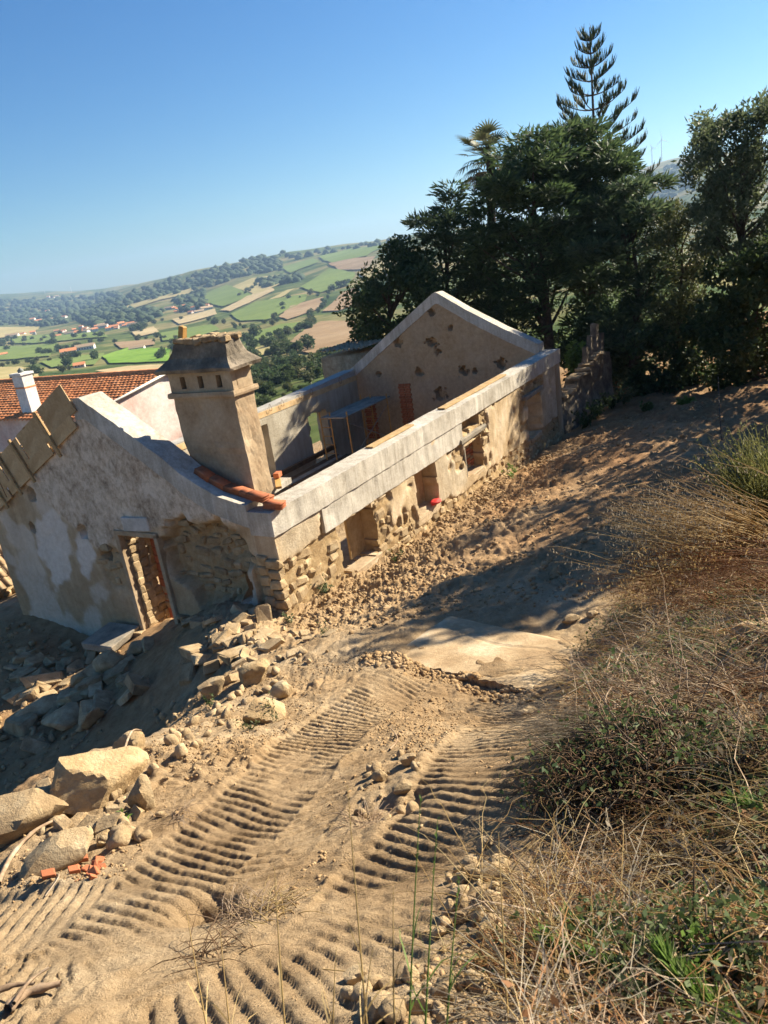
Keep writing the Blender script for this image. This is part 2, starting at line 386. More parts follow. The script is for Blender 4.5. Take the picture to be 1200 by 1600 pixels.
def ground_at(px, py, zf=zt):
    d = ray(px, py); d = d / d[1]
    t = np.concatenate([np.linspace(.6, 12, 500), np.linspace(12.05, 60, 500)])
    g = d[2] * t - zf(d[0] * t, t)
    i = int(np.argmax(g < 0))
    if i == 0: i = 500
    a = g[i - 1] / (g[i - 1] - g[i] + 1e-12); tt = t[i - 1] + (t[i] - t[i - 1]) * a
    return d * tt
def polyline_dist(x, y, P):
    """distance to a polyline, position along it, signed side"""
    best = np.full(x.shape, 1e9); along = np.zeros(x.shape); side = np.zeros(x.shape); acc = 0
    for (x0, y0), (x1, y1) in zip(P[:-1], P[1:]):
        dx, dy = x1 - x0, y1 - y0; l = math.hypot(dx, dy)
        u = ((x - x0) * dx + (y - y0) * dy) / l; uc = np.clip(u, 0, l)
        ex, ey = x - (x0 + dx * uc / l), y - (y0 + dy * uc / l); d = np.hypot(ex, ey)
        b = d < best; best = np.where(b, d, best); along = np.where(b, acc + u, along)
        side = np.where(b, ((x - x0) * -dy + (y - y0) * dx) / l, side); acc += l
    return best, along, side
def smooth_poly(P, n=8):
    P = np.array(P, float); out = []
    for i in range(len(P) - 1):
        p0, p1, p2, p3 = P[max(i - 1, 0)], P[i], P[i + 1], P[min(i + 2, len(P) - 1)]
        for k in range(n):
            t = k / n
            out.append(.5 * ((2 * p1) + (-p0 + p2) * t + (2 * p0 - 5 * p1 + 4 * p2 - p3) * t * t + (-p0 + 3 * p1 - 3 * p2 + p3) * t ** 3))
    out.append(P[-1]); return np.array(out)
# crawler tracks: centre lines, width, angle of the bars to the travel, strength
TRACKS = [
 ([(628, 1050), (545, 1118), (440, 1208), (345, 1300), (235, 1400), (110, 1500), (-60, 1600)], .80, -.55, 1.0),
 ([(818, 1098), (748, 1205), (655, 1330), (545, 1445), (400, 1545), (250, 1660)], .78, -.42, 1.0),
 ([(405, 1300), (310, 1360), (200, 1405), (80, 1435), (-90, 1470)], .72, .35, .95),
 ([(585, 1180), (500, 1262), (420, 1352), (340, 1440), (240, 1530)], .36, .65, .7),
 ([(455, 1310), (380, 1372), (290, 1430), (180, 1500)], .34, .55, .8),
 ([(520, 1290), (470, 1350), (430, 1420)], .30, -.3, .5),
 ([(640, 1060), (720, 960), (800, 890), (900, 800)], .55, .05, .55),
 ([(560, 1010), (640, 940), (740, 850), (830, 770)], .5, .05, .4),
]
TW = []
for pts, w, ang, st in TRACKS:
    TW.append((smooth_poly([ground_at(*p)[:2] for p in pts], 6), w, ang, st))
# the bank's edge: everything to the right of it is overgrown
BANK_PX = [(770, 1660), (795, 1560), (820, 1420), (855, 1260), (880, 1150), (925, 1050), (960, 950), (1010, 860), (1110, 760), (1150, 680)]
BANK = np.array([ground_at(*p)[:2] for p in BANK_PX])
def bank_x(y): return np.interp(y, BANK[:, 1], BANK[:, 0])
SLAB_PX = [(588, 1022), (838, 1083), (935, 1000), (700, 955)]
SLAB = [ground_at(*p) for p in SLAB_PX]
SLAB_XY = [tuple(p[:2]) for p in SLAB]
_s = np.array(SLAB); SLAB_PL = np.linalg.lstsq(np.c_[_s[:, :2], np.ones(4)], _s[:, 2] + .005, rcond=None)[0]
def ground_detail(x, y):
    """relief on top of the smooth ground, and two masks (overgrown, loose)"""
    r = np.hypot(x, y)
    over = sstep(-.15, .35, x - bank_x(y) + .25 * noise(x, y, s=.6, seed=5)) * sstep(40, 26, y)
    s_, w_ = house_sw(x, y)
    yard = sstep(-2.3, -3.2, x + .12 * (y - 8)) * sstep(-1.5, .5, s_ * 0 + 1)
    wallside = sstep(2.6, .8, np.abs(w_ + 1.1)) * sstep(-1.5, 0.5, s_) * sstep(16.5, 15, s_)
    loose = np.clip(.25 + .45 * sstep(9, 12, y) * sstep(-2.0, -1.0, x - .3 * (y - 12)) + .9 * wallside + .5 * sstep(.1, .5, noise(x, y, s=1.3, seed=8)) + .3 * over, 0, 1.3)
    d = .09 * fbm(x, y, s=1.9, seed=1, oct=2)
    rough = .035 * fbm(x, y, s=.42, seed=2, oct=4, gain=.6)
    clod = np.abs(noise(x, y, s=.16, seed=3)) * .05 + np.abs(noise(x, y, s=.07, seed=31)) * .03 + np.maximum(noise(x, y, s=.045, seed=32), 0) * .02
    mt = np.zeros_like(x); ridge = np.zeros_like(x)
    for P, w, ang, st in TW:
        dd, al, sd = polyline_dist(x, y, P)
        k = sstep(w * .5 + .03, w * .5 - .05, dd + .03 * noise(x, y, s=.35, seed=9)) * sstep(-.05, .1, al)
        k = k * (0.45 + .55 * sstep(-.7, -.1, noise(x, y, s=.8, seed=12))) * st
        ph = (al + sd * ang + .022 * noise(x, y, s=.3, seed=14)) / .097
        t = ph - np.floor(ph)
        prof = np.where(t < .72, np.clip(np.sin(np.clip(t / .72, 0, 1) * np.pi) * 2.4, 0, 1), 0.0) * np.clip(.9 + .18 * noise(x, y, s=.13, seed=15) + .3 * noise(x, y, s=.03, seed=16), 0, 1.25) * (.3 + .7 * sstep(-.55, -.15, noise(x, y, s=.32, seed=20)))
        edge = np.exp(-((dd - w * .56) / .05) ** 2) * .022 * st * sstep(-.3, .5, noise(x, y, s=.25, seed=17))
        newr = -.018 + .022 * prof
        ridge = np.where(k > mt, newr * np.maximum(k, mt), ridge) + edge * (mt < .3)
        mt = np.maximum(mt, k)
    q = 1 - .8 * np.clip(mt, 0, 1)
    q4 = [np.array(p) for p in SLAB_XY]; cc = np.mean(q4, 0); clear = np.ones_like(x)
    for i in range(4):
        p0, p1 = q4[i], q4[(i + 1) % 4]; nn = np.array([(p1 - p0)[1], -(p1 - p0)[0]]); nn = nn / np.linalg.norm(nn); nn = nn if (cc - p0) @ nn > 0 else -nn
        sd_ = (x - p0[0]) * nn[0] + (y - p0[1]) * nn[1] + .06 * noise(x, y, s=.3, seed=18 + i)
        clear = clear * (sd_ > -.03 if i == 0 else sstep(-.30, .18, sd_ - .10))
    z = d + rough * q * (.45 + .9 * loose) + clod * np.maximum(q, .2) * np.clip(loose + .3, 0, 1.2) + ridge
    z = z + wallside * (.07 * np.abs(noise(x, y, s=.24, seed=33)) + .035 * np.abs(noise(x, y, s=.1, seed=34)))
    # ruts and hollows
    for px, py, R, dep in HOLES:
        hx, hy = px, py
        z = z - dep * np.exp(-((x - hx) ** 2 + (y - hy) ** 2) / R ** 2)
    z = z + over * (.13 * fbm(x, y, s=.8, seed=21, oct=4))
    k = clear > 1e-3; zs = np.zeros_like(x)
    if np.any(k):
        spill = .05 * sstep(.30, .6, noise(x[k], y[k], s=.5, seed=46) + .35 * noise(x[k], y[k], s=.12, seed=47))
        zs[k] = SLAB_PL[0] * x[k] + SLAB_PL[1] * y[k] + SLAB_PL[2] - zt(x[k], y[k]) - .035 + spill
    z = z * (1 - clear) + zs * clear
    return z, over, np.clip(loose, 0, 1)
HOLES = []
for px, py, R, dep in [(315, 1405, .12, .22), (600, 1265, .16, .10), (560, 925, .35, .25), (850, 700, .5, .3), (640, 1245, .1, .08), (905, 1130, .25, .1), (1090, 1350, .22, .16), (640, 1085, .5, .05), (760, 1050, .3, .12), (660, 1045, .25, .1)]:
    p = ground_at(px, py); HOLES.append((p[0], p[1], R, dep))
def zfull(x, y):
    x = np.atleast_1d(np.asarray(x, float)); y = np.atleast_1d(np.asarray(y, float))
    return zt(x, y) + ground_detail(x, y)[0]
def on_ground(px, py):
    p = ground_at(px, py); return np.array([p[0], p[1], float(zfull(p[0], p[1])[0])])
def axis(segs):
    out = [segs[0][0]]
    for a, b, st in segs:
        n = max(1, int(round((b - a) / st))); out += list(a + (b - a) * (np.arange(n) + 1) / n)
    return np.array(out)
xs = axis([(-70, -30, 4), (-30, -14, .9), (-14, -5, .11), (-5, -3.6, .04), (-3.6, -2.6, .016), (-2.6, 1.0, .0112), (1.0, 1.6, .018), (1.6, 3, .03), (3, 5, .05), (5, 14, .1), (14, 30, .6), (30, 74, 4)])
ys = axis([(-14, -3, 1.2), (-3, .6, .25), (.6, 1.2, .05), (1.2, 1.7, .016), (1.7, 6.6, .0115), (6.6, 7.2, .018), (7.2, 9, .028), (9, 15, .055), (15, 28, .1), (28, 45, .5), (45, 75, 3)])
X, Y = np.meshgrid(xs, ys)
Z0 = zt(X, Y); DZ, OVER, LOOSE = ground_detail(X, Y)
Z = Z0 + DZ * sstep(60, 30, np.hypot(X, Y))
hs, hw = house_sw(X, Y)
inside = (hs > .28) & (hs < HL - .28) & (hw > .28) & (hw < HW - .28)
Z = np.where(inside, np.minimum(Z, HP[2] - 3.25), Z)
ny, nx = X.shape
idx = np.arange(nx * ny).reshape(ny, nx)
GF = np.stack([idx[:-1, :-1], idx[:-1, 1:], idx[1:, 1:], idx[1:, :-1]], -1).reshape(-1, 4)
# ---- soil material
m, t, b = new_mat('dry_soil'); M['soil'] = m
v = wpos(t)
n1 = tex_noise(t, .55, 8, .65, v, .4); n2 = tex_noise(t, 4.5, 6, .7, v); n4 = tex_noise(t, 38, 5, .75, v)
c = ramp_of(t, n1, [(.3, (.25, .17, .095)), (.48, (.38, .28, .168)), (.68, (.49, .39, .26))])
c = mixc(t, .55, c, ramp_of(t, n2, [(.34, (.52, .47, .42)), (.64, (1.22, 1.2, 1.18))]), 'MULTIPLY')
c = mixc(t, .5, c, ramp_of(t, n4, [(.32, (.48, .44, .40)), (.66, (1.28, 1.28, 1.28))]), 'MULTIPLY')
c = mixc(t, math_n(t, 'MULTIPLY', attr(t, 'loose'), .35), c, (.36, .22, .10))
c = mixc(t, math_n(t, 'MULTIPLY', attr(t, 'overgrown'), .75), c, ramp_of(t, n2, [(.3, (.11, .07, .04)), (.55, (.22, .15, .085)), (.75, (.36, .27, .16))]))
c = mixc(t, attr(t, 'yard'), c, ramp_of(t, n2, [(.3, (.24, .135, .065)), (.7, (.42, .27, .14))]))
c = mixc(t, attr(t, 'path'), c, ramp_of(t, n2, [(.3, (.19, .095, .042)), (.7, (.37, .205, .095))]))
t.links.new(c, b.inputs["Base Color"]); b.inputs["Roughness"].default_value = .97; b.inputs["Specular IOR Level"].default_value = .1
hb = math_n(t, 'ADD', tex_noise(t, 26, 7, .75, v), math_n(t, 'MULTIPLY', tex_noise(t, 110, 3, .7, v), .4))
bump(t, b, hb, 1.0, .03)
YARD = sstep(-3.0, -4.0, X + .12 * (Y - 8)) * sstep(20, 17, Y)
ground = mesh_from('ground', np.stack([X, Y, Z], -1).reshape(-1, 3), GF, M['soil'], smooth=True,
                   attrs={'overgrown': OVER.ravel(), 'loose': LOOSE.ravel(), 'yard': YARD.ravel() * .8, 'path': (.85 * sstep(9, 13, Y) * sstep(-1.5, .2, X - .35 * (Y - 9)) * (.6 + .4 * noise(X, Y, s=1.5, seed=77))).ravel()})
tag(ground, kind='structure')
# ---- concrete slab on the path, its near edge undercut
sl = np.array([[p[0], p[1], p[2]] for p in SLAB])
ctr = sl.mean(0)
pl = SLAB_PL
N = 72; vs = []
for j in range(N + 1):
    for i in range(N + 1):
        u, w = i / N, j / N
        p = (sl[0] * (1 - u) + sl[1] * u) * (1 - w) + (sl[3] * (1 - u) + sl[2] * u) * w
        jx = (.025 * float(noise(p[0], p[1], s=.2, seed=40)) + .02 * float(noise(p[0], p[1], s=.06, seed=45))) * (j == 0) + .04 * float(noise(p[0], p[1], s=.3, seed=41)) * (i in (0, N) or j == N)
        crack = -.012 if abs(w - .62 - .05 * math.sin(u * 9)) < .02 else 0
        vs.append((p[0] + jx, p[1] + jx, pl[0] * p[0] + pl[1] * p[1] + pl[2] + .006 * float(noise(p[0], p[1], s=.25, seed=42)) + crack - .07 * float(sstep(.86, 1, w)) - .05 * float(sstep(.1, 0, u)) - .06 * float(sstep(.9, 1, u))))
vs = np.array(vs); I = np.arange((N + 1) ** 2).reshape(N + 1, N + 1)
top = np.stack([I[:-1, :-1], I[:-1, 1:], I[1:, 1:], I[1:, :-1]], -1).reshape(-1, 4)
rim = np.concatenate([I[0, :], I[1:, -1], I[-1, -2::-1], I[-2:0:-1, 0]])
low = vs[rim] - np.array([0, 0, .22]); k = len(rim); L0 = len(vs)
sides = np.array([(rim[(i + 1) % k], rim[i], L0 + i, L0 + (i + 1) % k) for i in range(k)])
slab = mesh_from('concrete_slab', np.r_[vs, low], np.r_[top, sides], M['slab'], smooth=True, sharp=40)
tag(slab, kind='structure')

# ------------------------------------------------------------------ the valley
FAR = []
def fc(px, py, D):
    p = at(px, py, D); FAR.append((math.atan2(p[0], p[1]) * 6, math.log(math.hypot(p[0], p[1])), p[2]))
for a in [(0, 600, 480), (0, 553, 1450), (0, 520, 2600), (0, 500, 4000), (0, 464, 6200), (130, 580, 700), (130, 545, 1150), (130, 515, 2000), (130, 490, 3200), (130, 470, 5000), (130, 456, 6000),
          (300, 560, 650), (300, 520, 1150), (300, 490, 1800), (300, 470, 2300), (300, 442, 3000), (300, 426, 3300), (230, 445, 3900), (200, 452, 4600), (450, 590, 250), (450, 550, 500), (450, 510, 850), (450, 480, 1300), (450, 450, 1800),
          (450, 420, 2600), (450, 397, 3100), (560, 570, 250), (560, 520, 550), (560, 470, 1100), (560, 430, 1700), (560, 384, 2800), (650, 366, 2900), (760, 350, 3000), (900, 330, 3000), (980, 274, 3700), (1040, 250, 3800),
          (1085, 244, 3800), (1180, 240, 3800), (1030, 330, 2000), (800, 440, 900), (1000, 420, 600), (1200, 400, 700), (1400, 300, 1200), (1500, 230, 3600), (-200, 500, 6200), (-300, 600, 1500), (-300, 680, 480)]: fc(*a)
for az in (-60, -35, -10, 15, 40, 60):
    a = math.radians(az)
    FAR.append((a * 6, math.log(55), -15 + 6 * a)); FAR.append((a * 6, math.log(110), -24 + 9 * a)); FAR.append((a * 6, math.log(9500), -60))
FR = RBF(FAR, .02)
def zfar(x, y):
    r = np.maximum(np.hypot(x, y), 30); a = np.arctan2(x, y)
    return FR(a * 6, np.log(r)) + .006 * r * 0.35 * fbm(x, y, s=420, seed=60, oct=4) * sstep(150, 900, r) + .4 * noise(x, y, s=30, seed=61)
def far_at(px, py):
    d = ray(px, py); d = d / d[1]; t = np.exp(np.linspace(math.log(60), math.log(9000), 900))
    g = d[2] * t - zfar(d[0] * t, t); i = int(np.argmax(g < 0))
    if i == 0: return None
    a = g[i - 1] / (g[i - 1] - g[i]); return d * (t[i - 1] + (t[i] - t[i - 1]) * a)
az = np.radians(np.linspace(-62, 62, 300)); rr = np.exp(np.linspace(math.log(50), math.log(9500), 280))
A, Rr = np.meshgrid(az, rr); FX, FY = Rr * np.sin(A), Rr * np.cos(A); FZ = zfar(FX, FY)
FZ = FZ - 1.5 * sstep(80, 52, Rr)
n2_, n1_ = FX.shape; idx = np.arange(n1_ * n2_).reshape(n2_, n1_)
FF = np.stack([idx[:-1, :-1], idx[1:, :-1], idx[1:, 1:], idx[:-1, 1:]], -1).reshape(-1, 4)
m, t, b = new_mat('hill_scrub'); v = wpos(t)
c = ramp_of(t, tex_noise(t, .0045, 8, .62, v, .6), [(.34, (.045, .075, .03)), (.47, (.10, .13, .05)), (.56, (.21, .19, .09)), (.68, (.30, .24, .13))])
c = mixc(t, .7, c, ramp_of(t, tex_noise(t, .035, 6, .7, v), [(.35, (.45, .5, .45)), (.65, (1.2, 1.15, 1.05))]), 'MULTIPLY')
t.links.new(c, b.inputs["Base Color"]); b.inputs["Roughness"].default_value = 1; b.inputs["Specular IOR Level"].default_value = 0
M['hills'] = m
hills = mesh_from('hills', np.stack([FX, FY, FZ], -1).reshape(-1, 3), FF, m, smooth=True); tag(hills, kind='structure')

def field_mat(name, c1, c2, row=0.0, ang=0.0, rowc=None):
    m, t, b = new_mat(name); v = wpos(t)
    c = ramp_of(t, tex_noise(t, .012, 6, .65, v, .5), [(.35, c1), (.65, c2)])
    c = mixc(t, .5, c, ramp_of(t, tex_noise(t, .09, 5, .7, v), [(.35, (.65, .68, .65)), (.65, (1.2, 1.18, 1.12))]), 'MULTIPLY')
    if row:
        mp = t.nodes.new("ShaderNodeMapping"); mp.inputs["Rotation"].default_value = (0, 0, ang); t.links.new(v, mp.inputs[0])
        wv = t.nodes.new("ShaderNodeTexWave"); wv.inputs["Scale"].default_value = row; wv.inputs["Distortion"].default_value = .6; t.links.new(mp.outputs[0], wv.inputs[0])
        c = mixc(t, math_n(t, 'MULTIPLY', wv.outputs["Fac"], .55), c, rowc)
    t.links.new(c, b.inputs["Base Color"]); b.inputs["Roughness"].default_value = 1; b.inputs["Specular IOR Level"].default_value = 0
    return m
FM = {'g': field_mat('vineyard', (.10, .17, .045), (.15, .22, .06), .05, .5, (.22, .21, .10)), 'v': field_mat('green_crop', (.12, .22, .04), (.19, .30, .06)),
      'b': field_mat('ploughed_field', (.26, .18, .11), (.35, .26, .17), .03, 1.1, (.22, .15, .09)), 't': field_mat('stubble_field', (.36, .28, .16), (.46, .37, .22)),
      'y': field_mat('dry_meadow', (.30, .26, .12), (.40, .33, .17)), 'o': field_mat('ochre_field', (.42, .28, .13), (.50, .36, .19))}
def field(poly, kind):
    pts = [far_at(*p) for p in poly]
    if any(p is None for p in pts): return
    q = [(math.atan2(p[0], p[1]), math.log(math.hypot(p[0], p[1]))) for p in pts]
    bm = bmesh.new(); vs = [bm.verts.new((a * 100, l * 100, 0)) for a, l in q]
    es = [bm.edges.new((vs[i], vs[(i + 1) % len(vs)])) for i in range(len(vs))]
    bmesh.ops.triangle_fill(bm, use_beauty=True, edges=es)
    for _ in range(4): bmesh.ops.subdivide_edges(bm, edges=list(bm.edges), cuts=1, use_grid_fill=False)
    bmesh.ops.triangulate(bm, faces=list(bm.faces))
    co = np.array([v.co[:] for v in bm.verts]); a = co[:, 0] / 100; r = np.exp(co[:, 1] / 100)
    a = a + .0012 * noise(a * 300, r * .01, s=1, seed=3)
    x, y = r * np.sin(a), r * np.cos(a); z = zfar(x, y) + .5 + r * .0012
    for v, p in zip(bm.verts, np.c_[x, y, z]): v.co = p
    bmesh.ops.recalc_face_normals(bm, faces=list(bm.faces))
    me = bpy.data.meshes.new('field'); bm.to_mesh(me); bm.free(); me.materials.append(FM[kind])
    tag(put('field', me), kind='structure')
for poly, k in [
 ([(318, 462), (355, 446), (395, 462), (350, 480), (325, 475)], 'g'), ([(362, 450), (395, 436), (432, 432), (440, 445), (400, 461)], 'y'), ([(470, 450), (515, 421), (556, 428), (546, 446), (500, 459)], 'g'),
 ([(345, 486), (385, 465), (422, 449), (430, 455), (395, 472), (360, 488)], 't'), ([(360, 492), (400, 473), (480, 461), (478, 471), (420, 501), (375, 503)], 'g'), ([(436, 497), (455, 479), (507, 465), (497, 485), (450, 501)], 'b'),
 ([(505, 488), (535, 459), (562, 447), (562, 475), (530, 487)], 'b'), ([(448, 541), (475, 518), (502, 504), (556, 503), (562, 545), (520, 556), (462, 551)], 'b'), ([(513, 413), (550, 405), (587, 402), (576, 420), (530, 423)], 'b'),
 ([(498, 402), (555, 388), (605, 383), (575, 401), (518, 412)], 'g'), ([(170, 486), (215, 474), (262, 462), (300, 450), (302, 458), (250, 470), (200, 486)], 'y'), ([(-40, 512), (62, 512), (50, 526), (-40, 532)], 'y'),
 ([(-40, 541), (92, 538), (78, 558), (-40, 566)], 'g'), ([(62, 567), (120, 557), (165, 553), (150, 571), (80, 576)], 'g'), ([(160, 558), (200, 545), (266, 546), (264, 566), (172, 569)], 'v'), ([(150, 581), (200, 574), (268, 571), (268, 580), (180, 586)], 't'),
 ([(-40, 577), (62, 578), (60, 600), (20, 640), (-60, 655)], 'y'), ([(178, 537), (240, 532), (242, 540), (190, 546)], 'b'), ([(383, 573), (418, 564), (426, 579), (402, 592), (385, 592)], 'o'), ([(434, 576), (492, 577), (474, 590), (440, 589)], 't'),
 ([(420, 470), (448, 455), (462, 452), (440, 466)], 'y'), ([(560, 428), (600, 405), (640, 398), (640, 420), (575, 440)], 'y'), ([(400, 520), (440, 508), (470, 505), (440, 528), (395, 536)], 'g'), ([(385, 548), (430, 540), (436, 552), (392, 560)], 'y'),
 ([(20, 528), (60, 525), (160, 520), (170, 528), (80, 536), (20, 538)], 'g'), ([(250, 522), (330, 508), (345, 516), (300, 530), (255, 534)], 'g'), ([(205, 520), (240, 512), (250, 520), (215, 528)], 't'), ([(440, 418), (490, 405), (500, 410), (455, 428)], 'g'), ([(270, 500), (335, 484), (340, 492), (280, 508)], 't')]:
    field(poly, k)
# ---- woods on the far slopes: one mass each
def far_many(P):
    P = np.asarray(P, float); dx, dy = P[:, 0] - 600, P[:, 1] - 800
    u = dx * cr - dy * sr; v = dx * sr + dy * cr
    d = FWD * F_PX + RIGHT * u[:, None] + DOWN * v[:, None]; d = d / d[:, 1:2]
    t = np.exp(np.linspace(math.log(60), math.log(9000), 360)); out = np.full((len(P), 3), np.nan)
    for i in range(0, len(P), 200):
        q = d[i:i + 200]; g = q[:, 2:3] * t - zfar(q[:, 0:1] * t, q[:, 1:2] * t)
        j = np.argmax(g < 0, axis=1); r = np.arange(len(q)); ok = j > 0; jj = np.maximum(j, 1)
        a = g[r, jj - 1] / (g[r, jj - 1] - g[r, jj] + 1e-9); tt = t[jj - 1] + (t[jj] - t[jj - 1]) * a
        out[i:i + 200] = np.where(ok[:, None], q * tt[:, None], np.nan)
    return out
def scatter_poly(poly, n, rng):
    poly_ = np.array(poly, float); out = np.empty((0, 2))
    while len(out) < n:
        q = rng.uniform(poly_.min(0), poly_.max(0), (n * 2, 2)); out = np.r_[out, q[in_poly(q[:, 0], q[:, 1], poly)]]
    return out[:n]
def wood_mass(name, polys, label, m, size):
    lst = []; r = np.random.default_rng(5); V, Fc = ICO[1]
    px = np.concatenate([scatter_poly(p, n, r) for p, n in polys])
    for p in far_many(px):
        if np.isnan(p[0]): continue
        s = r.uniform(.6, 1.3) * size * (p[1] / 2500) ** .45
        vv = V * (1 + r.uniform(-.28, .28, len(V)))[:, None] * np.array([s, s, s * r.uniform(.6, 1.0)])
        lst.append((vv + p + np.array([0, 0, s * .25]), Fc))
    v, f = join_vf(lst); tag(mesh_from(name, v, f, m), label, 'woodland', kind='stuff')
M['wood_far'] = leaf_mat('far_canopy', [(.028, .05, .024), (.045, .072, .032), (.075, .10, .045)], .15, .9)
wood_mass('forest', [([(0, 470), (60, 466), (120, 463), (190, 456), (195, 488), (100, 497), (0, 500)], 420), ([(185, 486), (205, 460), (260, 440), (330, 422), (400, 408), (440, 410), (445, 422), (380, 432), (330, 448), (260, 464), (205, 478)], 280),
  ([(110, 502), (140, 480), (190, 482), (262, 485), (232, 506), (150, 512)], 240), ([(345, 412), (430, 396), (500, 392), (640, 372), (640, 380), (560, 390), (490, 402), (400, 416)], 60), ([(270, 470), (318, 455), (322, 480), (290, 490)], 80),
  ([(400, 442), (470, 430), (470, 440), (410, 452)], 60), ([(0, 490), (90, 495), (110, 505), (60, 512), (0, 508)], 120), ([(985, 290), (1040, 262), (1090, 258), (1090, 300), (1000, 320)], 120)],
  'dark green woodland covering the far slopes', M['wood_far'], 13)
# ------------------------------------------------------------------ far villages: each house a thing
def house_meshes(L, W, Hh, rh, wallm, roofm):
    wv, wf = box_vf((0, 0, Hh / 2), (L, W, Hh))
    g = np.array([[sx * L / 2, -W / 2, Hh] for sx in (-1, 1)] + [[sx * L / 2, W / 2, Hh] for sx in (-1, 1)] + [[sx * L / 2, 0, Hh + rh] for sx in (-1, 1)])
    wall = mesh_from('wall', np.r_[wv, g], [tuple(q) for q in wf] + [(8, 10, 12), (11, 9, 13)], wallm, link=False)
    e = .5; z0 = Hh - .1; th = .25; pts = []
    for sx in (-1, 1): pts += [[sx * (L / 2 + e), -W / 2 - e, z0 - rh * e / (W / 2)], [sx * (L / 2 + e), 0, Hh + rh + .12], [sx * (L / 2 + e), W / 2 + e, z0 - rh * e / (W / 2)]]
    pts = np.array(pts); low = pts - np.array([0, 0, th])
    f = [(0, 1, 4, 3), (1, 2, 5, 4), (6, 9, 10, 7), (7, 10, 11, 8), (0, 3, 9, 6), (2, 8, 11, 5), (0, 6, 7, 1), (1, 7, 8, 2), (3, 4, 10, 9), (4, 5, 11, 10)]
    roof = mesh_from('roof', np.r_[pts, low], f, roofm, link=False)
    win = [box_vf((x, sy * (W / 2 + .02), z), (1.0, .1, 1.3)) for x in np.arange(-L / 2 + 1.8, L / 2 - 1, 2.6) for sy in (-1, 1) for z in ([1.7] if Hh < 4 else [1.7, 4.4])]
    v, f = join_vf(win); return wall, roof, mesh_from('window', v, f, M['dark'], link=False)
HV = [house_meshes(13, 8, 3.2, 1.9, M['white'], M['roof_tile']), house_meshes(10, 8, 5.6, 1.8, M['white'], M['roof_tile']), house_meshes(18, 9, 3.6, 2.1, M['white'], M['old_tile']), house_meshes(9, 7, 3.0, 1.7, M['pink'], M['roof_tile'])]
def far_house(px, py, k, rz, label, sc=1.0, group='white houses scattered in the valley'):
    p = far_at(px, py)
    if p is None: return
    o = empty('farmhouse', p - np.array([0, 0, .3]), rz); o.scale = (sc * 1.25,) * 3; tag(o, label, 'house', group)
    for nme, me in zip(('wall', 'roof', 'window'), HV[k]):
        put(nme, me, o)
r5 = np.random.default_rng(3)
GA = 'pale house with a tiled roof in the long village row across the valley'
for i in range(22):
    u = i / 21
    far_house(92 + u * 116 + r5.uniform(-4, 4), 521 - u * 12 + r5.uniform(-5, 4), int(r5.integers(0, 4)), r5.uniform(-.6, .6), GA, r5.uniform(.8, 1.3), 'houses of the valley village row')
GB = 'pale house in the hamlet at the foot of the vineyard hill'
for i in range(17):
    far_house(r5.uniform(264, 328), 0 + r5.uniform(474, 492), int(r5.integers(0, 4)), r5.uniform(-.6, .6), GB, r5.uniform(.8, 1.3), 'houses of the hillside hamlet')
GC = 'tiny white house below the wooded ridge at the far end of the valley'
for px, py in [(42, 504), (52, 502), (88, 500), (100, 497), (75, 489), (82, 466), (88, 464), (76, 466), (60, 503)]:
    far_house(px, py, int(r5.integers(0, 3)), r5.uniform(-.6, .6), GC, 1.6, 'tiny houses far up the valley')
for px, py, k, rz, sc, lab in [
  (108, 553, 0, .3, 1.25, 'white farmhouse with an orange roof beside the dark round tree in the green fields'), (134, 546, 2, .1, 1.15, 'long low farmhouse with a weathered roof behind the white farmhouse'),
  (125, 574, 3, .2, .9, 'pink farmhouse with red roof between the two round dark trees'), (20, 527, 2, .1, 1.5, 'long pale house standing at the left edge of the valley'), (35, 524, 0, -.2, 1.3, 'white house next to the long pale house by the left edge'),
  (52, 523, 1, .3, 1.2, 'tall white house right of the white house by the left edge'), (124, 522, 3, .1, 1.6, 'red roofed house in front of the village row'), (215, 547, 2, .0, .8, 'small grey shed at the edge of the bright green field'),
  (90, 527, 0, .2, 1.1, 'white house in front of the left end of the village row'), (5, 556, 0, .5, .9, 'white house among scrub at the very left of the valley')]:
    far_house(px, py, k, rz, lab, sc)

# ------------------------------------------------------------------ valley trees: each a thing sharing a few crowns
def leaf_ball(seed, n, lobes, m, L=.3):
    r = np.random.default_rng(seed); c = unit(lobes, r) * r.uniform(.25, .6, lobes)[:, None] * np.array([1, 1, .7]); rad = r.uniform(.35, .6, lobes)
    k = r.integers(0, lobes, n); d = unit(n, r); P = c[k] + d * (rad[k] * r.uniform(.55, 1.05, n) ** .5)[:, None]
    v, f = leaves_vf(P, d + .6 * unit(n, r), r.uniform(.7, 1.3, n) * L, r.uniform(.5, .8, n) * L, r)
    v[:, 2] += 1.05
    return mesh_from('crown', v, f, m, link=False)
CROWN = [leaf_ball(s, 420, 9, M['leaf_mid' if s % 2 else 'leaf_dark'], .34) for s in range(5)] + [leaf_ball(9, 420, 8, M['leaf_olive'], .34)]
tv, tf = tubes_vf([[[0, 0, -.3], [.02, 0, .4], [0, .02, 1.0]]], [[.07, .06, .03]], 5)
TRUNK = mesh_from('trunk', tv, tf, M['bark'], link=False)
def valley_tree(p, h, k, label='rounded green tree in a hedgerow of the valley', group='hedgerow trees in the valley'):
    o = empty('valley_tree', p, RNG.uniform(0, 6)); s = h / 2
    o.scale = (s * RNG.uniform(.85, 1.3), s * RNG.uniform(.85, 1.3), s); tag(o, label, 'tree', group)
    put('crown', CROWN[k], o); put('trunk', TRUNK, o)
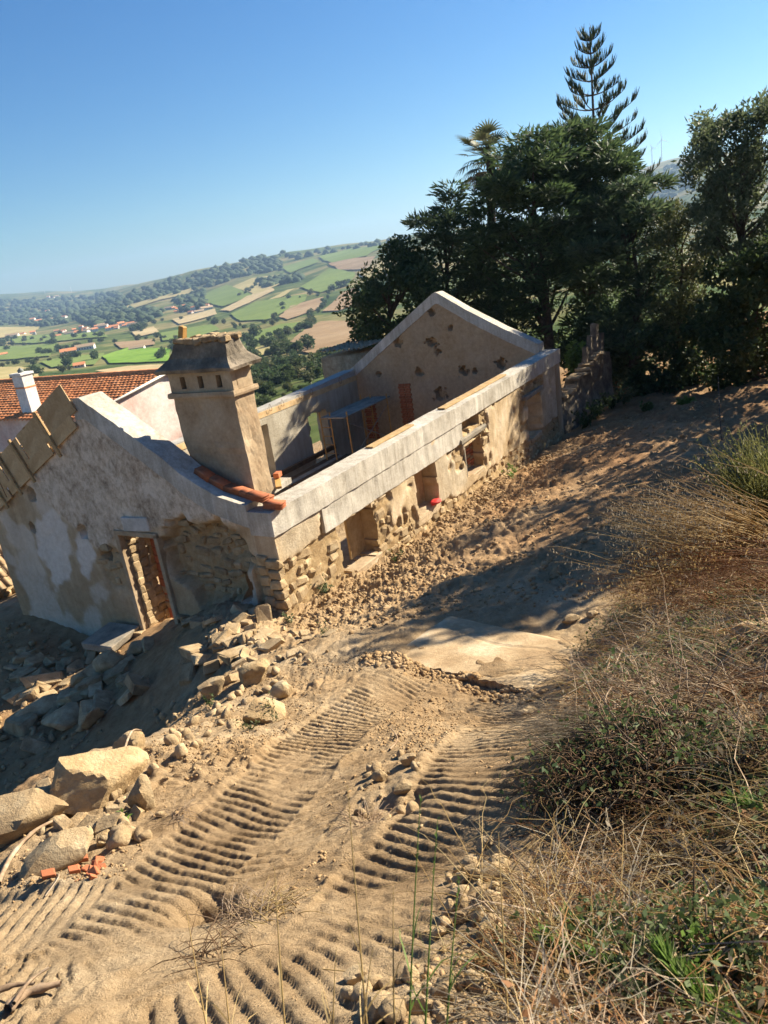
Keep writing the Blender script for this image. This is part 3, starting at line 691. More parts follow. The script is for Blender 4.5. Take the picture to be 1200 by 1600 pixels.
for px, py, h, k, lab in [(106, 573, 11, 0, 'dark round tree standing left of the pink farmhouse'), (150, 563, 11, 2, 'dark round tree standing right of the pink farmhouse'), (98, 548, 9, 1, 'green tree behind the white farmhouse with the orange roof'),
   (463, 556, 9, 1, 'big round tree left of the pair above the brown slope'), (482, 549, 10, 2, 'big round tree right of the pair above the brown slope'), (12, 548, 12, 0, 'dark bushy tree at the left edge of the green fields'),
   (410, 588, 5, 1, 'bright green bush just beyond the chimney'), (400, 527, 12, 2, 'round tree on the low rise right of the chimney top'), (500, 580, 6, 3, 'green tree below the corner of the ruin')]:
    p = far_at(px, py)
    if p is not None: valley_tree(p, h, k, lab)
lines = [([(0, 540), (90, 537)], 12), ([(60, 553), (160, 538), (260, 527)], 26), ([(0, 570), (60, 566), (150, 555)], 14), ([(380, 535), (440, 527), (500, 505)], 16), ([(330, 505), (380, 510), (440, 505)], 14), ([(390, 565), (430, 555), (470, 552), (545, 556)], 24),
         ([(400, 610), (440, 596), (500, 585), (550, 565)], 34), ([(420, 580), (470, 566), (540, 560)], 22), ([(480, 500), (500, 487), (510, 470), (545, 440)], 16), ([(430, 500), (455, 470), (520, 458)], 10), ([(200, 520), (260, 505), (330, 498)], 16), ([(0, 532), (80, 529), (170, 524)], 16),
         ([(350, 475), (400, 450), (470, 430)], 14), ([(40, 590), (90, 582), (160, 575)], 8), ([(250, 560), (270, 545), (275, 530)], 8), ([(395, 600), (410, 575), (420, 560)], 10), ([(390, 545), (425, 538), (445, 540)], 12)]
where = ['along the top of the leftmost green field', 'along the lane below the bright green crop', 'in front of the pale meadow above the neighbour roof', 'in the hedge right of the chimney top', 'in the belt behind the chimney', 'in the belt over the brown slope', 'in the scrub below the brown slope', 'in the scrub beside the ochre field', 'in the gully between the two ploughed fields',
         'along the upper edge of the vineyard strip', 'below the hillside hamlet', 'in front of the village row', 'under the stubble strip on the hillside', 'on the dry meadow beyond the neighbour roof', 'at the right end of the bright green crop', 'beside the chimney cap', 'between chimney and brown slope']
pp, kk = [], []
for li, (P, n) in enumerate(lines):
    q = smooth_poly(P, 10); i = RNG.uniform(0, len(q) - 1.01, n); j = i.astype(int); w = (i - j)[:, None]
    pp.append(q[j] * (1 - w) + q[j + 1] * w + RNG.normal(0, 2.2, (n, 2))); kk += [li] * n
pp = np.concatenate(pp)
for p, q, li in zip(far_many(pp), pp, kk):
    if np.isnan(p[0]): continue
    D = p[1]; valley_tree(p, RNG.uniform(.7, 1.4) * (4.2 if D < 450 else 7 if D < 1400 else 10), int(RNG.integers(0, 6)), 'rounded green tree in the hedgerow ' + where[li] if 'hedge' not in where[li] else 'rounded green tree ' + where[li], 'hedgerow trees ' + where[li])
r_b = np.random.default_rng(12); nb_px = np.concatenate([scatter_poly([(400, 640), (420, 592), (470, 575), (545, 550), (560, 565), (540, 590), (470, 620)], 34, r_b), scatter_poly([(-20, 600), (40, 585), (60, 600), (30, 640), (-20, 660)], 14, r_b)])
for p, q in zip(far_many(nb_px), nb_px):
    if not np.isnan(p[0]): valley_tree(p, RNG.uniform(.7, 1.5) * (1.9 if p[1] < 200 else 3.4), int(RNG.choice([1, 3, 5, 5])), 'leafy green bush on the slope just below the ruin', 'bushes on the slope below the ruin')
# ------------------------------------------------------------------ wind turbines and masts on the ridges
def turbine(px, py, py_top, D, label):
    b_ = at(px, py, D); t_ = at(px - (py - py_top) * .04, py_top, D); h = t_[2] - b_[2]
    o = empty('wind_turbine', b_ - np.array([0, 0, 8])); tag(o, label, 'wind turbine')
    v, f = tubes_vf([[[0, 0, 0], [0, 0, (h + 8) / 2], [0, 0, h + 8]]], [[2.2, 1.8, 1.3]], 8); mesh_from('tower', v, f, M['white_metal'], o, True)
    box('nacelle', (0, -1.5, h + 8.5), (3, 7, 3), M['white_metal'], o)
    for k in range(3):
        a = .5 + k * 2.094 + px; L = h * .42
        P = np.array([[[math.sin(a) * L * q, -5.5, h + 8.5 + math.cos(a) * L * q] for q in (0, .3, .65, 1)]])
        v, f = tubes_vf(P, [[1.1, 1.4, .8, .2]], 5); mesh_from('blade', v, f, M['white_metal'], o)
turbine(1034, 250, 219, 3700, 'taller slim white wind turbine on the blue ridge beside the tall pine')
turbine(1019, 254, 232, 3750, 'shorter white wind turbine left of the taller one on the ridge')
for px, py, h in [(72, 464, 46), (112, 456, 40)]:
    p = at(px, py, 6000); o = empty('radio_mast', p - np.array([0, 0, 10])); tag(o, 'thin lattice mast on the %s of the far left ridge' % ('left part' if px < 90 else 'middle'), 'mast')
    P = np.array([[[sx * 1.5, sy * 1.5, 0], [sx * 1.0, sy * 1.0, h * .5], [sx * .4, sy * .4, h + 10]] for sx in (-1, 1) for sy in (-1, 1)])
    v, f = tubes_vf(P, np.full((4, 3), .35)); mesh_from('lattice_leg', v, f, M['white_metal'], o)
    v, f = join_vf([box_vf((0, 0, z), (2.4, 2.4, .4)) for z in np.arange(4, h, 6)]); mesh_from('lattice_brace', v, f, M['white_metal'], o)

# ------------------------------------------------------------------ air
hz, t, b = new_mat('air'); t.nodes.remove(b)
pv = t.nodes.new("ShaderNodeVolumePrincipled"); pv.inputs["Color"].default_value = (.46, .68, 1.0, 1); pv.inputs["Density"].default_value = 1.0e-4; pv.inputs["Anisotropy"].default_value = .3
t.links.new(pv.outputs[0], t.nodes["Material Output"].inputs["Volume"])
v, f = box_vf((0, 4500, 90), (18000, 11000, 560)); o = mesh_from('haze', v, f, hz); tag(o, 'pale summer haze filling the valley air', 'haze', kind='stuff')

# ------------------------------------------------------------------ tiled roofs
def tiled_roof(name, o, c0, ux, uy, L, W, m, cols, rows, thick=.05):
    """barrel tiles: corner c0, unit ux along the ridge, uy down the slope, L by W; real rolls and steps"""
    ux, uy, c0 = map(np.array, (ux, uy, c0)); nrm = np.cross(ux, uy); nrm = nrm / np.linalg.norm(nrm)
    if nrm[2] < 0: nrm = -nrm
    q = 6; lst = []
    for r in range(rows):
        a0, a1 = W * r / rows, W * (r + 1.12) / rows
        for cI in range(cols):
            u0 = L * cI / cols; cw = L / cols; jit = RNG.normal(0, .006, 3)
            pts = []
            for a, lift in ((a0, 0.0), (a1, .035)):
                for k in range(q + 1):
                    s = k / q; h = .055 * math.sin(math.pi * min(1, s * 1.55)) if s < .645 else -.012
                    pts.append(c0 + ux * (u0 + cw * s) + uy * (a + jit[0]) + nrm * (h + lift + jit[1]))
            n0 = q + 1; fs = [(k, k + 1, n0 + k + 1, n0 + k) for k in range(q)]
            pts = pts + [p - nrm * .03 for p in pts[n0:]]; fs += [(n0 + k, n0 + k + 1, 2 * n0 + k + 1, 2 * n0 + k) for k in range(q)]
            lst.append((np.array(pts), np.array(fs)))
    v, f = join_vf(lst); return tag(mesh_from(name, v, f, m, o), kind='stuff')
# neighbour house: ridge parallel to the ruin's gables
nb_r = at(262, 581, 31.5); nb = empty('neighbour_house', nb_r, H_ROT); tag(nb, 'neighbour house with orange tiled roof and faded pink gable', 'house')
# local: X = HN (away), Y = HM (left); ridge along Y
RL, RW, RP = 12.6, 4.6, .17
cosr, sinr = math.cos(RP), math.sin(RP)
tiled_roof('roof_tiles', nb, (0, 0, 0), (0, 1, 0), (-cosr, 0, -sinr), RL, RW / cosr, M['roof_tile'], 54, 17)
tiled_roof('roof_tiles', nb, (0, 0, 0), (0, 1, 0), (cosr, 0, -sinr), RL, RW / cosr, M['roof_tile'], 54, 17)
for k in range(24):
    a0 = RL * k / 24; P = [[[0, a0, .03], [0, a0 + RL / 24 + .05, .05]]]; v, f = tubes_vf(P, [[.13, .12]], 8); mesh_from('ridge_tile', v, f, M['roof_tile'], nb, True)
zr = RW * math.tan(RP); D_ = .2
gv = [(-RW + .3, D_, -zr + .05), (0, D_, -.12), (RW - .3, D_, -zr + .05), (RW - .3, D_, -7), (-RW + .3, D_, -7)]
gv2 = [(x, RL - .4, z) for x, y, z in gv]
mesh_from('gable_wall', gv + gv2, [(0, 1, 2, 3, 4), (9, 8, 7, 6, 5), (0, 4, 9, 5), (3, 2, 7, 8)], M['pink'], nb)
v, f = join_vf([box_vf((-RW * .5, .12, -zr * .5 - .02), (RW * 1.02 / cosr, .25, .09), roty(-RP)), box_vf((RW * .5, .12, -zr * .5 - .02), (RW * 1.02 / cosr, .25, .09), roty(RP))]); mesh_from('verge', v, f, M['white'], nb)
nc = at(50, 640, 30.5); c_l = np.array([(nc - nb_r) @ HN, (nc - nb_r) @ HM, nc[2] - nb_r[2]])
c_l[2] = -abs(c_l[0]) * math.tan(RP)
ch = box('chimney', c_l + np.array([0, 0, .55]), (.5, .62, 1.9), M['white'], nb, bevel=.01)
box('chimney_band', (0, 0, .45), (.53, .65, .06), M['roof_tile'], ch); box('chimney_cap', (0, 0, .97), (.6, .72, .09), M['white'], ch)
v, f = tubes_vf([[[0, 0, 1.0], [0, 0, 1.1], [0, 0, 1.2]]], [[.1, .13, .02]], 10); mesh_from('chimney_cowl', v, f, M['barrel'], ch)
# low annex by the left end of the ruin's gable: tiled lean-to on a rubble wall
an = at(-8, 905, 21.0); ao = empty('lean_to_shed', (an[0], an[1], an[2]), H_ROT); tag(ao, 'sunlit stone lean-to with weathered ribbed tiles beyond the gable corner', 'shed')
tiled_roof('roof_tiles', ao, (-.9, -.45, 1.1), (1, 0, 0), (0, -.64, -.77), 1.9, 1.3, M['old_tile'], 8, 4)
v, f = box_vf((0.1, .0, -.9), (2.0, .9, 2.1)); mesh_from('rubble_wall', v, f, M['stone'], ao)
smesh = [rock_mesh('stone', 1, 300 + k, M['stone'], box_like=.78) for k in range(6)]
for k in range(26): put('stone', smesh[k % 6], ao, (-.95 + (k % 7) * .3, -.46 - .02 * (k % 3), -.1 - (k // 7) * .3 + .04 * (k % 2)), (0, 0, 0), (.17, .08, .14))
v, f = tubes_vf([[[.9, -.9, -1.9], [.92, -.9, -.8], [.95, -.88, .1]]], [[.06, .055, .05]], 6); po = mesh_from('timber_post', v, f, M['wood_dark']); po.location = an; po.rotation_euler = (0, 0, H_ROT)
tag(po, 'dark upright timber post at the left corner of the gable', 'post')
# roof edge just behind the left end of the far gable
ro = house_pt(HL + 1.6, HW + .2, .15); rr_ = empty('back_shed', ro, H_ROT); tag(rr_, 'low shed with pale old roof tiles behind the far gable', 'shed')
tiled_roof('roof_tiles', rr_, (-1.3, -.6, .3), (0, 1, 0), (1, 0, -.0), 2.2, 2.2, M['old_tile'], 9, 6)
v, f = box_vf((-.2, .5, -2.1), (2.0, 2.1, 4.3)); mesh_from('wall', v, f, M['stone'], rr_)
# ------------------------------------------------------------------ the ruined house
house = empty('ruined_house', HP, H_ROT)
tag(house, 'roofless stone house under repair with new concrete beams on its walls', 'house')
def near_top(w): return np.interp(w, [0, .75, 1.19, 1.61, 2.06, 2.4, 3.2, 3.96, 4.35, 4.6, 8.88], [.02, .17, .28, .47, .72, .99, 1.51, 1.99, 2.25, 2.22, .02])
def far_top(w): return np.interp(w, [0, 1.8, 3.2, 4.30, 4.42, 5.6, 6.8, 8.5, 8.88], [.02, .92, 1.72, 2.43, 2.43, 1.69, .93, -.16, -.3])
def left_top(s): return np.interp(s, [0, 9.7, 16.65], [-.43, -.43, -.22])

# wall material: rendered masonry with exposed patches, lichen, whitewash, grey render
m, t, b = new_mat('old_wall'); M['wall'] = m
v = coords(t)
n1 = tex_noise(t, 1.1, 8, .65, v, .3); n2 = tex_noise(t, 7, 6, .7, v); n3 = tex_noise(t, 45, 4, .7, v)
streak = tex_noise(t, 1.0, 6, .65, stretch(t, v, 5, 5, .45))
c = ramp_of(t, n1, [(.3, (.33, .23, .13)), (.46, (.47, .36, .225)), (.58, (.56, .45, .31)), (.72, (.66, .58, .45))])
c = mixc(t, .45, c, ramp_of(t, streak, [(.35, (.6, .56, .52)), (.62, (1.15, 1.13, 1.1))]), 'MULTIPLY')
grey = ramp_of(t, n1, [(.3, (.33, .29, .22)), (.7, (.47, .43, .35))])
c = mixc(t, attr(t, 'grey'), c, mixc(t, .4, grey, ramp_of(t, streak, [(.35, (.6, .56, .5)), (.6, (1.1, 1.1, 1.1))]), 'MULTIPLY'))
lich = ramp_of(t, math_n(t, 'ADD', math_n(t, 'MULTIPLY', tex_noise(t, 9, 8, .75, stretch(t, v, 1, 1, .75), .3), .55), math_n(t, 'MULTIPLY', tex_noise(t, 1.7, 6, .65, v, .6), .45)), [(.38, (.26, .195, .14)), (.47, (.52, .42, .31)), (.58, (.76, .65, .51))])
c = mixc(t, attr(t, 'lichen'), c, lich)
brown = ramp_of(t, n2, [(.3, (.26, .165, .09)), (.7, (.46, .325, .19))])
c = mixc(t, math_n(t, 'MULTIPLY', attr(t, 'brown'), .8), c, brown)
c = mixc(t, attr(t, 'white'), c, ramp_of(t, n2, [(.3, (.64, .57, .48)), (.7, (.80, .74, .66))]))
c = mixc(t, attr(t, 'exposed'), c, ramp_of(t, n2, [(.3, (.25, .165, .08)), (.55, (.38, .27, .145)), (.75, (.48, .38, .23))]))
c = mixc(t, .4, c, ramp_of(t, n3, [(.3, (.65, .63, .6)), (.7, (1.22, 1.22, 1.22))]), 'MULTIPLY')
t.links.new(c, b.inputs["Base Color"]); b.inputs["Roughness"].default_value = .95; b.inputs["Specular IOR Level"].default_value = .1
bump(t, b, math_n(t, 'ADD', tex_noise(t, 14, 7, .72, v), math_n(t, 'MULTIPLY', n3, .4)), .7, .03)

ATTR = ('exposed', 'lichen', 'white', 'grey', 'brown')
def wall_grid(name, place, a0, a1, zb, ztop, thick, openings=(), res=.05, outer=None, inner=None, mat=None, parent=None, warp=False, jitter=.012, seed=0, rag=.0):
    """a wall as a sheet of cells with real thickness; openings are missing cells, outer/inner give recess depth and surface masks"""
    na = max(1, int(round((a1 - a0) / res)))
    aa = np.linspace(a0, a1, na + 1); tp = np.array([ztop(a) for a in aa])
    zmin = min(zb(a) for a in aa); nz = max(1, int(round((tp.max() - zmin) / res)))
    Aa, J = np.meshgrid(aa, np.arange(nz + 1), indexing='ij')
    if warp:
        zbv = np.array([zb(a) for a in aa]); nz = max(2, int(round((tp - zbv).max() / res)))
        Aa, J = np.meshgrid(aa, np.arange(nz + 1), indexing='ij'); Zz = zbv[:, None] + (tp - zbv)[:, None] * J / nz
    else:
        Zz = np.minimum(zmin + (tp.max() - zmin) * J / nz, tp[:, None])
    ca = (Aa[:-1, :-1] + Aa[1:, 1:]) / 2; cz = (Zz[:-1, :-1] + Zz[1:, 1:]) / 2
    keep = (Zz[:-1, 1:] - Zz[:-1, :-1] > 1e-4) | (Zz[1:, 1:] - Zz[1:, :-1] > 1e-4)
    for op in openings:
        o0, o1, q0, q1 = op[:4]; rg = op[4] if len(op) > 4 else rag
        na_, nz_ = rg * noise(ca, cz, s=.22, seed=seed + 3), rg * noise(ca + 40, cz, s=.22, seed=seed + 4)
        keep &= ~((ca + na_ > o0) & (ca + na_ < o1) & (cz + nz_ > q0) & (cz + nz_ < q1))
    J1 = jitter * noise(Aa, Zz, s=.13, seed=seed + 7); J2 = jitter * noise(Aa + 9, Zz, s=.13, seed=seed + 8)
    edge = (J == J.max()) | (Aa == a0) | (Aa == a1)
    Aj, Zj = Aa + np.where(edge, 0, J1), Zz + np.where(edge, 0.35 * J2, J2)
    do, ao = outer(Aa, Zz) if outer else (np.zeros_like(Aa), {})
    di, ai = inner(Aa, Zz) if inner else (np.zeros_like(Aa), {})
    Po = place(Aj, Zj, do); Pi = place(Aj, Zj, thick - di)
    n = Aa.size; V = np.concatenate([np.stack(Po, -1).reshape(-1, 3), np.stack(Pi, -1).reshape(-1, 3)])
    I = np.arange(n).reshape(Aa.shape); q = []
    ii, jj = np.nonzero(keep)
    a_, b_, c_, d_ = I[ii, jj], I[ii + 1, jj], I[ii + 1, jj + 1], I[ii, jj + 1]
    q.append(np.stack([a_, b_, c_, d_], 1)); q.append(np.stack([a_ + n, d_ + n, c_ + n, b_ + n], 1))
    kp = np.zeros((keep.shape[0] + 2, keep.shape[1] + 2), bool); kp[1:-1, 1:-1] = keep
    # boundary sides, with two rows of extra cells across the thickness so that reveals are rough
    extra = []; base = 2 * n
    for (di_, dj_), (e0, e1) in {(-1, 0): ((0, 0), (0, 1)), (1, 0): ((1, 1), (1, 0)), (0, -1): ((1, 0), (0, 0)), (0, 1): ((0, 1), (1, 1))}.items():
        s_ = keep & ~kp[1 + di_:kp.shape[0] - 1 + di_, 1 + dj_:kp.shape[1] - 1 + dj_]
        i2, j2 = np.nonzero(s_)
        if len(i2):
            p, r_ = I[i2 + e0[0], j2 + e0[1]], I[i2 + e1[0], j2 + e1[1]]
            q.append(np.stack([p, r_, r_ + n, p + n], 1))
    F = np.concatenate(q)
    used = np.zeros(len(V), bool); used[F.ravel()] = True; remap = np.cumsum(used) - 1
    at_ = {}
    for k in ATTR:
        x = np.concatenate([np.broadcast_to(ao.get(k, 0.0), Aa.shape).ravel(), np.broadcast_to(ai.get(k, 0.0), Aa.shape).ravel()]); at_[k] = x[used]
    return mesh_from(name, V[used], remap[F], mat or M['wall'], parent, smooth=True, sharp=38, attrs=at_)
P_RIGHT = lambda a, z, d: (a, d, z)
P_LEFT = lambda a, z, d: (a, HW - d, z)
P_NEAR = lambda a, z, d: (d, a, z)
P_FAR = lambda a, z, d: (HL - d, a, z)
def blob(a, z, ca, cz, ra, rz, soft=.3):
    return sstep(1 + soft, 1 - soft, np.hypot((a - ca) / ra, (z - cz) / rz))
def rect_m(a, z, a0, a1, z0, z1, s=.12):
    return sstep(a0 - s, a0 + s, a) * sstep(a1 + s, a1 - s, a) * sstep(z0 - s, z0 + s, z) * sstep(z1 + s, z1 - s, z)

W_OPEN = [(2.0, 3.5, -2.25, -.98, .13), (5.3, 6.5, -2.12, -.98, .07), (8.25, 9.5, -2.1, -1.12, .06), (13.2, 14.55, -2.42, -1.02, .05)]
def exp_right(s, z):
    n = noise(s, z, s=.5, seed=70) * .45 + noise(s, z, s=.18, seed=71) * .25
    e = 1.1 * rect_m(s, z, -1, 1.6, -4, -1.05) + .95 * rect_m(s, z, 1.4, 2.1, -4, -.55) + .8 * rect_m(s, z, 3.35, 5.2, -4, -1.15) + .75 * rect_m(s, z, 2, 17, -5, -2.35)
    e += .8 * rect_m(s, z, 8.1, 9.75, -1.1, -.42) + .7 * rect_m(s, z, 9.5, 10.0, -1.6, -.6) + .8 * rect_m(s, z, 12.5, 15.0, -1.15, -.5) + .7 * rect_m(s, z, 12.4, 13.3, -2.0, -1.0) + .6 * rect_m(s, z, 7.2, 8.2, -1.7, -.6) + .5 * rect_m(s, z, 6.5, 7.2, -3, -2.0)
    e -= 1.2 * rect_m(s, z, .12, 1.3, -.98, 0) + .5 * rect_m(s, z, 4.0, 5.2, -1.9, -1.2) + .8 * rect_m(s, z, 6.55, 7.1, -2.2, -1.0)
    return sstep(.30, .5, e + n)
def out_right(s, z):
    e = exp_right(s, z)
    d = .055 * e + .014 * fbm(s, z, s=.5, seed=72, oct=3) + .012 + e * .03 * np.abs(noise(s, z, s=.12, seed=73))
    d = d + .26 * rect_m(s + .03 * noise(s, z, s=.15, seed=74), z, 8.35, 9.45, -.83, -.52, .04) + .22 * rect_m(s, z, 14.0, 14.4, -.78, -.6, .05)
    d = d - .10 * sstep(-2.4, -3.3, z)
    return d, {'exposed': e, 'grey': .5 * rect_m(s, z, 14.6, 17, -4, 0) + .45 * rect_m(s, z, .1, 1.3, -1, 0) + .5 * rect_m(s, z, 6.5, 8.2, -2.2, -1.0), 'lichen': .5 * rect_m(s, z, 15.2, 17, -5, -.8)}
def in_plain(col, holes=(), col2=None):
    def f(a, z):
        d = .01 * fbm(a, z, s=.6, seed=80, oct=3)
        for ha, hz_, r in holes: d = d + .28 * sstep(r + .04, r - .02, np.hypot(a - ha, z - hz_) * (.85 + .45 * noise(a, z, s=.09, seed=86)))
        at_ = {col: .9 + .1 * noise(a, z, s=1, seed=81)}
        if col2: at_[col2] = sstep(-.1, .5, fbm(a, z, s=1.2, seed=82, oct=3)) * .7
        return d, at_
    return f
BASE = -4.3
wall_right = wall_grid('long_wall', P_RIGHT, 0, HL, lambda a: BASE, lambda a: -.46, HT, W_OPEN, .05, out_right, in_plain('brown'), parent=house, seed=1)
wall_left = wall_grid('far_long_wall', P_LEFT, HT, HL - HT, lambda a: BASE, lambda a: left_top(a) - .26, HT, [(12.5, 13.72, -3.3, -1.24, .06), (9.6, 10.15, -3.2, -.9, .01), (4, 5.2, -2.4, -1.1, .02), (6.6, 7.7, -2.4, -1.1, .02)], .06,
                      lambda a, z: (.01 * fbm(a, z, s=.5, seed=83, oct=3), {}), lambda a, z: (.006 * fbm(a, z, s=.8, seed=80, oct=2), {'grey': 1.0, 'exposed': .5 * rect_m(a, z, 12.2, 14.0, -1.5, -1.0, .1)}), parent=house, seed=2)
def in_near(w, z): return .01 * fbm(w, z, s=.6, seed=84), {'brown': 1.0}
def out_near(w, z):
    n = noise(w, z, s=.45, seed=90) * .25 + noise(w, z, s=.16, seed=91) * .15
    niche = sstep(.35, .6, blob(w, z, 1.95, -1.15, 1.15, .95, .5) + n)
    quoin = sstep(.35, .6, 1.1 * rect_m(w, z, -1, .75, -5, -1.0) + n)
    patch = sstep(.42, .62, .9 * blob(w, z, 4.75, -1.55, .55, .6, .5) + n) * .8
    hollow = blob(w, z, 1.5, -.78, .6, .3, .5)
    e = np.clip(np.maximum(np.maximum(niche, quoin), patch), 0, 1)
    d = .27 * niche + .07 * quoin + .04 * patch + .24 * hollow + .012 * fbm(w, z, s=.5, seed=92, oct=3) + .012 + e * .05 * np.abs(noise(w, z, s=.13, seed=93))
    for ha, hz_, r in [(7.32, -.77, .10), (5.47, -.75, .14), (6.97, .05, .16), (4.95, -1.25, .14), (1.42, .28, .07)]:
        d = d + .25 * sstep(1.15, .75, np.hypot(w - ha, (z - hz_) * .9) / r + .25 * noise(w, z, s=.1, seed=94))
    d = np.minimum(d, .42)
    line = z - np.interp(w, [0, 2, 3.2, 4.4, 5.0, 6.7, 8.9], [-.3, -.3, -.55, -.75, -1.25, .15, 1.2])
    lich = sstep(-.12, .12, line + .16 * n) * (1 - e)
    d = d - .035 * sstep(-.05, .05, line + .1 * n)
    wh = sstep(.30, .5, blob(w + .25 * (z + 1.3), z, 6.75, -1.15, .55, .95, .7) * .9 + blob(w + .25 * (z + 1.2), z, 5.55, -1.25, .35, .6, .6) * .6 + n * .9) * (1 - lich) * .85; wh = np.maximum(wh, .45 * sstep(.12, .5, fbm(w, z, s=1.1, seed=96, oct=4)) * (1 - lich) * (1 - e))
    br = sstep(-1.2, -2.2, z + .6 * noise(w, z, s=.8, seed=95)) * .55 + .12 + .5 * niche
    return d, {'exposed': e * .75, 'lichen': lich, 'white': wh, 'brown': np.clip(br, 0, 1)}
wall_near = wall_grid('near_gable', P_NEAR, HT, HW, lambda a: BASE, lambda a: near_top(a) - .43, HT, [(3.2, 4.28, -3.4, -.72, .0), (.85, 1.25, -1.95, -1.42, .06)], .045, out_near, in_near, parent=house, seed=3)
far_holes = [(5.46, -.49, .09), (3.55, -.53, .10), (3.08, -.58, .07), (4.63, -1.38, .15), (4.55, .25, .06), (4.57, 1.73, .10), (4.75, .62, .12), (6.25, .75, .13), (2.03, -.32, .11), (7.3, -.5, .06), (3.9, 1.1, .05)]
wall_far = wall_grid('far_gable', P_FAR, 0, HW, lambda a: BASE, lambda a: far_top(a) - .4, HT, [], .05, lambda a, z: (.01 * fbm(a, z, s=.5, seed=85), {'grey': .5}), in_plain('brown', far_holes, 'grey'), parent=house, seed=4)
# the side wall stops where the gable begins: shorten by starting it at the gable's face
wall_far.location = (.004, 0, 0)
# concrete beams, cast in place
def beam_out(seed):
    def f(a, z):
        d = .012 * fbm(a, z, s=.35, seed=seed, oct=4) + .004 * np.sign(np.sin(a * 2.6)) * sstep(.9, .99, np.abs(np.sin(a * 1.3)))
        return d, {}
    return f
def pl_off(P, o): return lambda a, z, d: P(a, z, d - o)
ring = wall_grid('ring_beam', pl_off(P_RIGHT, .035), -.035, HL + .03, lambda a: -.46, lambda a: .0 + .012 * float(noise(a, 0., s=.9, seed=99)), .56, [], .07, beam_out(101), beam_out(102), M['concrete'], house, True, .006, 11)
wall_grid('lintel_beam', pl_off(P_RIGHT, .006), 1.5, 8.2, lambda a: -1.0 + .02 * float(noise(a, 0., s=.5, seed=98)), lambda a: -.462, .3, [], .07, beam_out(103), None, M['concrete'], house, True, .006, 12)
wall_grid('ring_beam', pl_off(P_NEAR, .03), .53, 4.62, lambda a: near_top(a) - .44, near_top, .58, [], .07, beam_out(104), beam_out(105), M['concrete'], house, True, .008, 13)
wall_grid('ring_beam', pl_off(P_FAR, .03), .54, HW, lambda a: far_top(a) - .41, far_top, .56, [], .07, beam_out(106), beam_out(107), M['concrete'], house, True, .008, 14)
lb = wall_grid('ring_beam', pl_off(P_LEFT, .02), HT, HL - .54, lambda a: left_top(a) - .25, left_top, .50, [], .07, beam_out(108), beam_out(109), M['concrete_grey'], house, True, .006, 15)
box('edge_board', (10.0, HW - .5, -.57), (13.0, .025, .2), M['ply'], lb, bevel=.002)
for s in (8.6, 10.4, 11.1, 12.2, 12.9, 14.9, 16.2):
    a = np.linspace(0, 2 * np.pi, 12); P = np.stack([s + .02 * np.sin(a * 2), HW - .50 - .10 * (1 - np.cos(a)) * .6, -.42 + .12 * np.sin(a)], -1)[None]
    v, f = tubes_vf(P, np.full((1, 12), .008), 4); mesh_from('tie_wire', v, f, M['steel_rust'], lb)
# stones in the bare patches: one mesh each, sharing eight shapes
STM = [block_stone('stone', 40 + k, M['stone'], .26, .3) for k in range(9)]
def lay_stones(parent, xf, expf, a0, a1, z0, z1, limit, seed, nrm_rot, openings, depthf, hmin=.08, hmax=.24):
    r = np.random.default_rng(seed); spots = []; z = z0
    while z < z1:
        h = r.uniform(hmin, hmax); a = a0 + r.uniform(0, .2)
        while a < a1:
            w = r.uniform(.10, .46); ca, cz = a + w / 2, z + h / 2
            ok = float(expf(np.array([ca]), np.array([cz]))[0]) > .6 and all(not (o[0] - w * .35 < ca < o[1] + w * .35 and o[2] - .03 < cz < o[3] + .03) for o in openings)
            if ok and r.random() < .76: spots.append((ca, cz, w, h))
            a += w + r.uniform(.01, .05)
        z += h + r.uniform(.01, .03)
    r.shuffle(spots)
    for ca, cz, w, h in spots[:limit]:
        d = float(depthf(ca, cz)); x, y, zz = xf(ca, cz, d + r.uniform(.055, .085))
        o = put('stone', STM[int(r.integers(0, 9))], parent, (x, y, zz), (r.normal(0, .16), r.normal(0, .2), nrm_rot + r.normal(0, .14)), (w * .54, .10, h * r.uniform(.4, .62)))
lay_stones(wall_right, P_RIGHT, exp_right, 0.0, 16.4, -3.3, -.5, 295, 5, 0, W_OPEN, lambda a, z: out_right(np.array([a]), np.array([z]))[0][0] - .01)
lay_stones(wall_near, P_NEAR, lambda a, z: out_near(a, z)[1]['exposed'] / .75, .1, 5.4, -3.2, -.3, 230, 6, math.pi / 2, [(3.15, 4.33, -3.4, -.6), (.8, 1.3, -1.98, -1.4)], lambda a, z: out_near(np.array([a]), np.array([z]))[0][0] - .02)
# the corner's end face (the long wall's thickness) gets quoins too
for k, z in enumerate(np.arange(-2.9, -1.0, .21)):
    put('stone', STM[k % 9], wall_right, (-.0, .13 + .02 * (k % 2), z), (0, .1, math.pi / 2), (.17 if k % 2 else .14, .10, .10)); put('stone', STM[(k + 4) % 9], wall_right, (.01, .40, z + .04), (.05, 0, math.pi / 2), (.13, .09, .10))
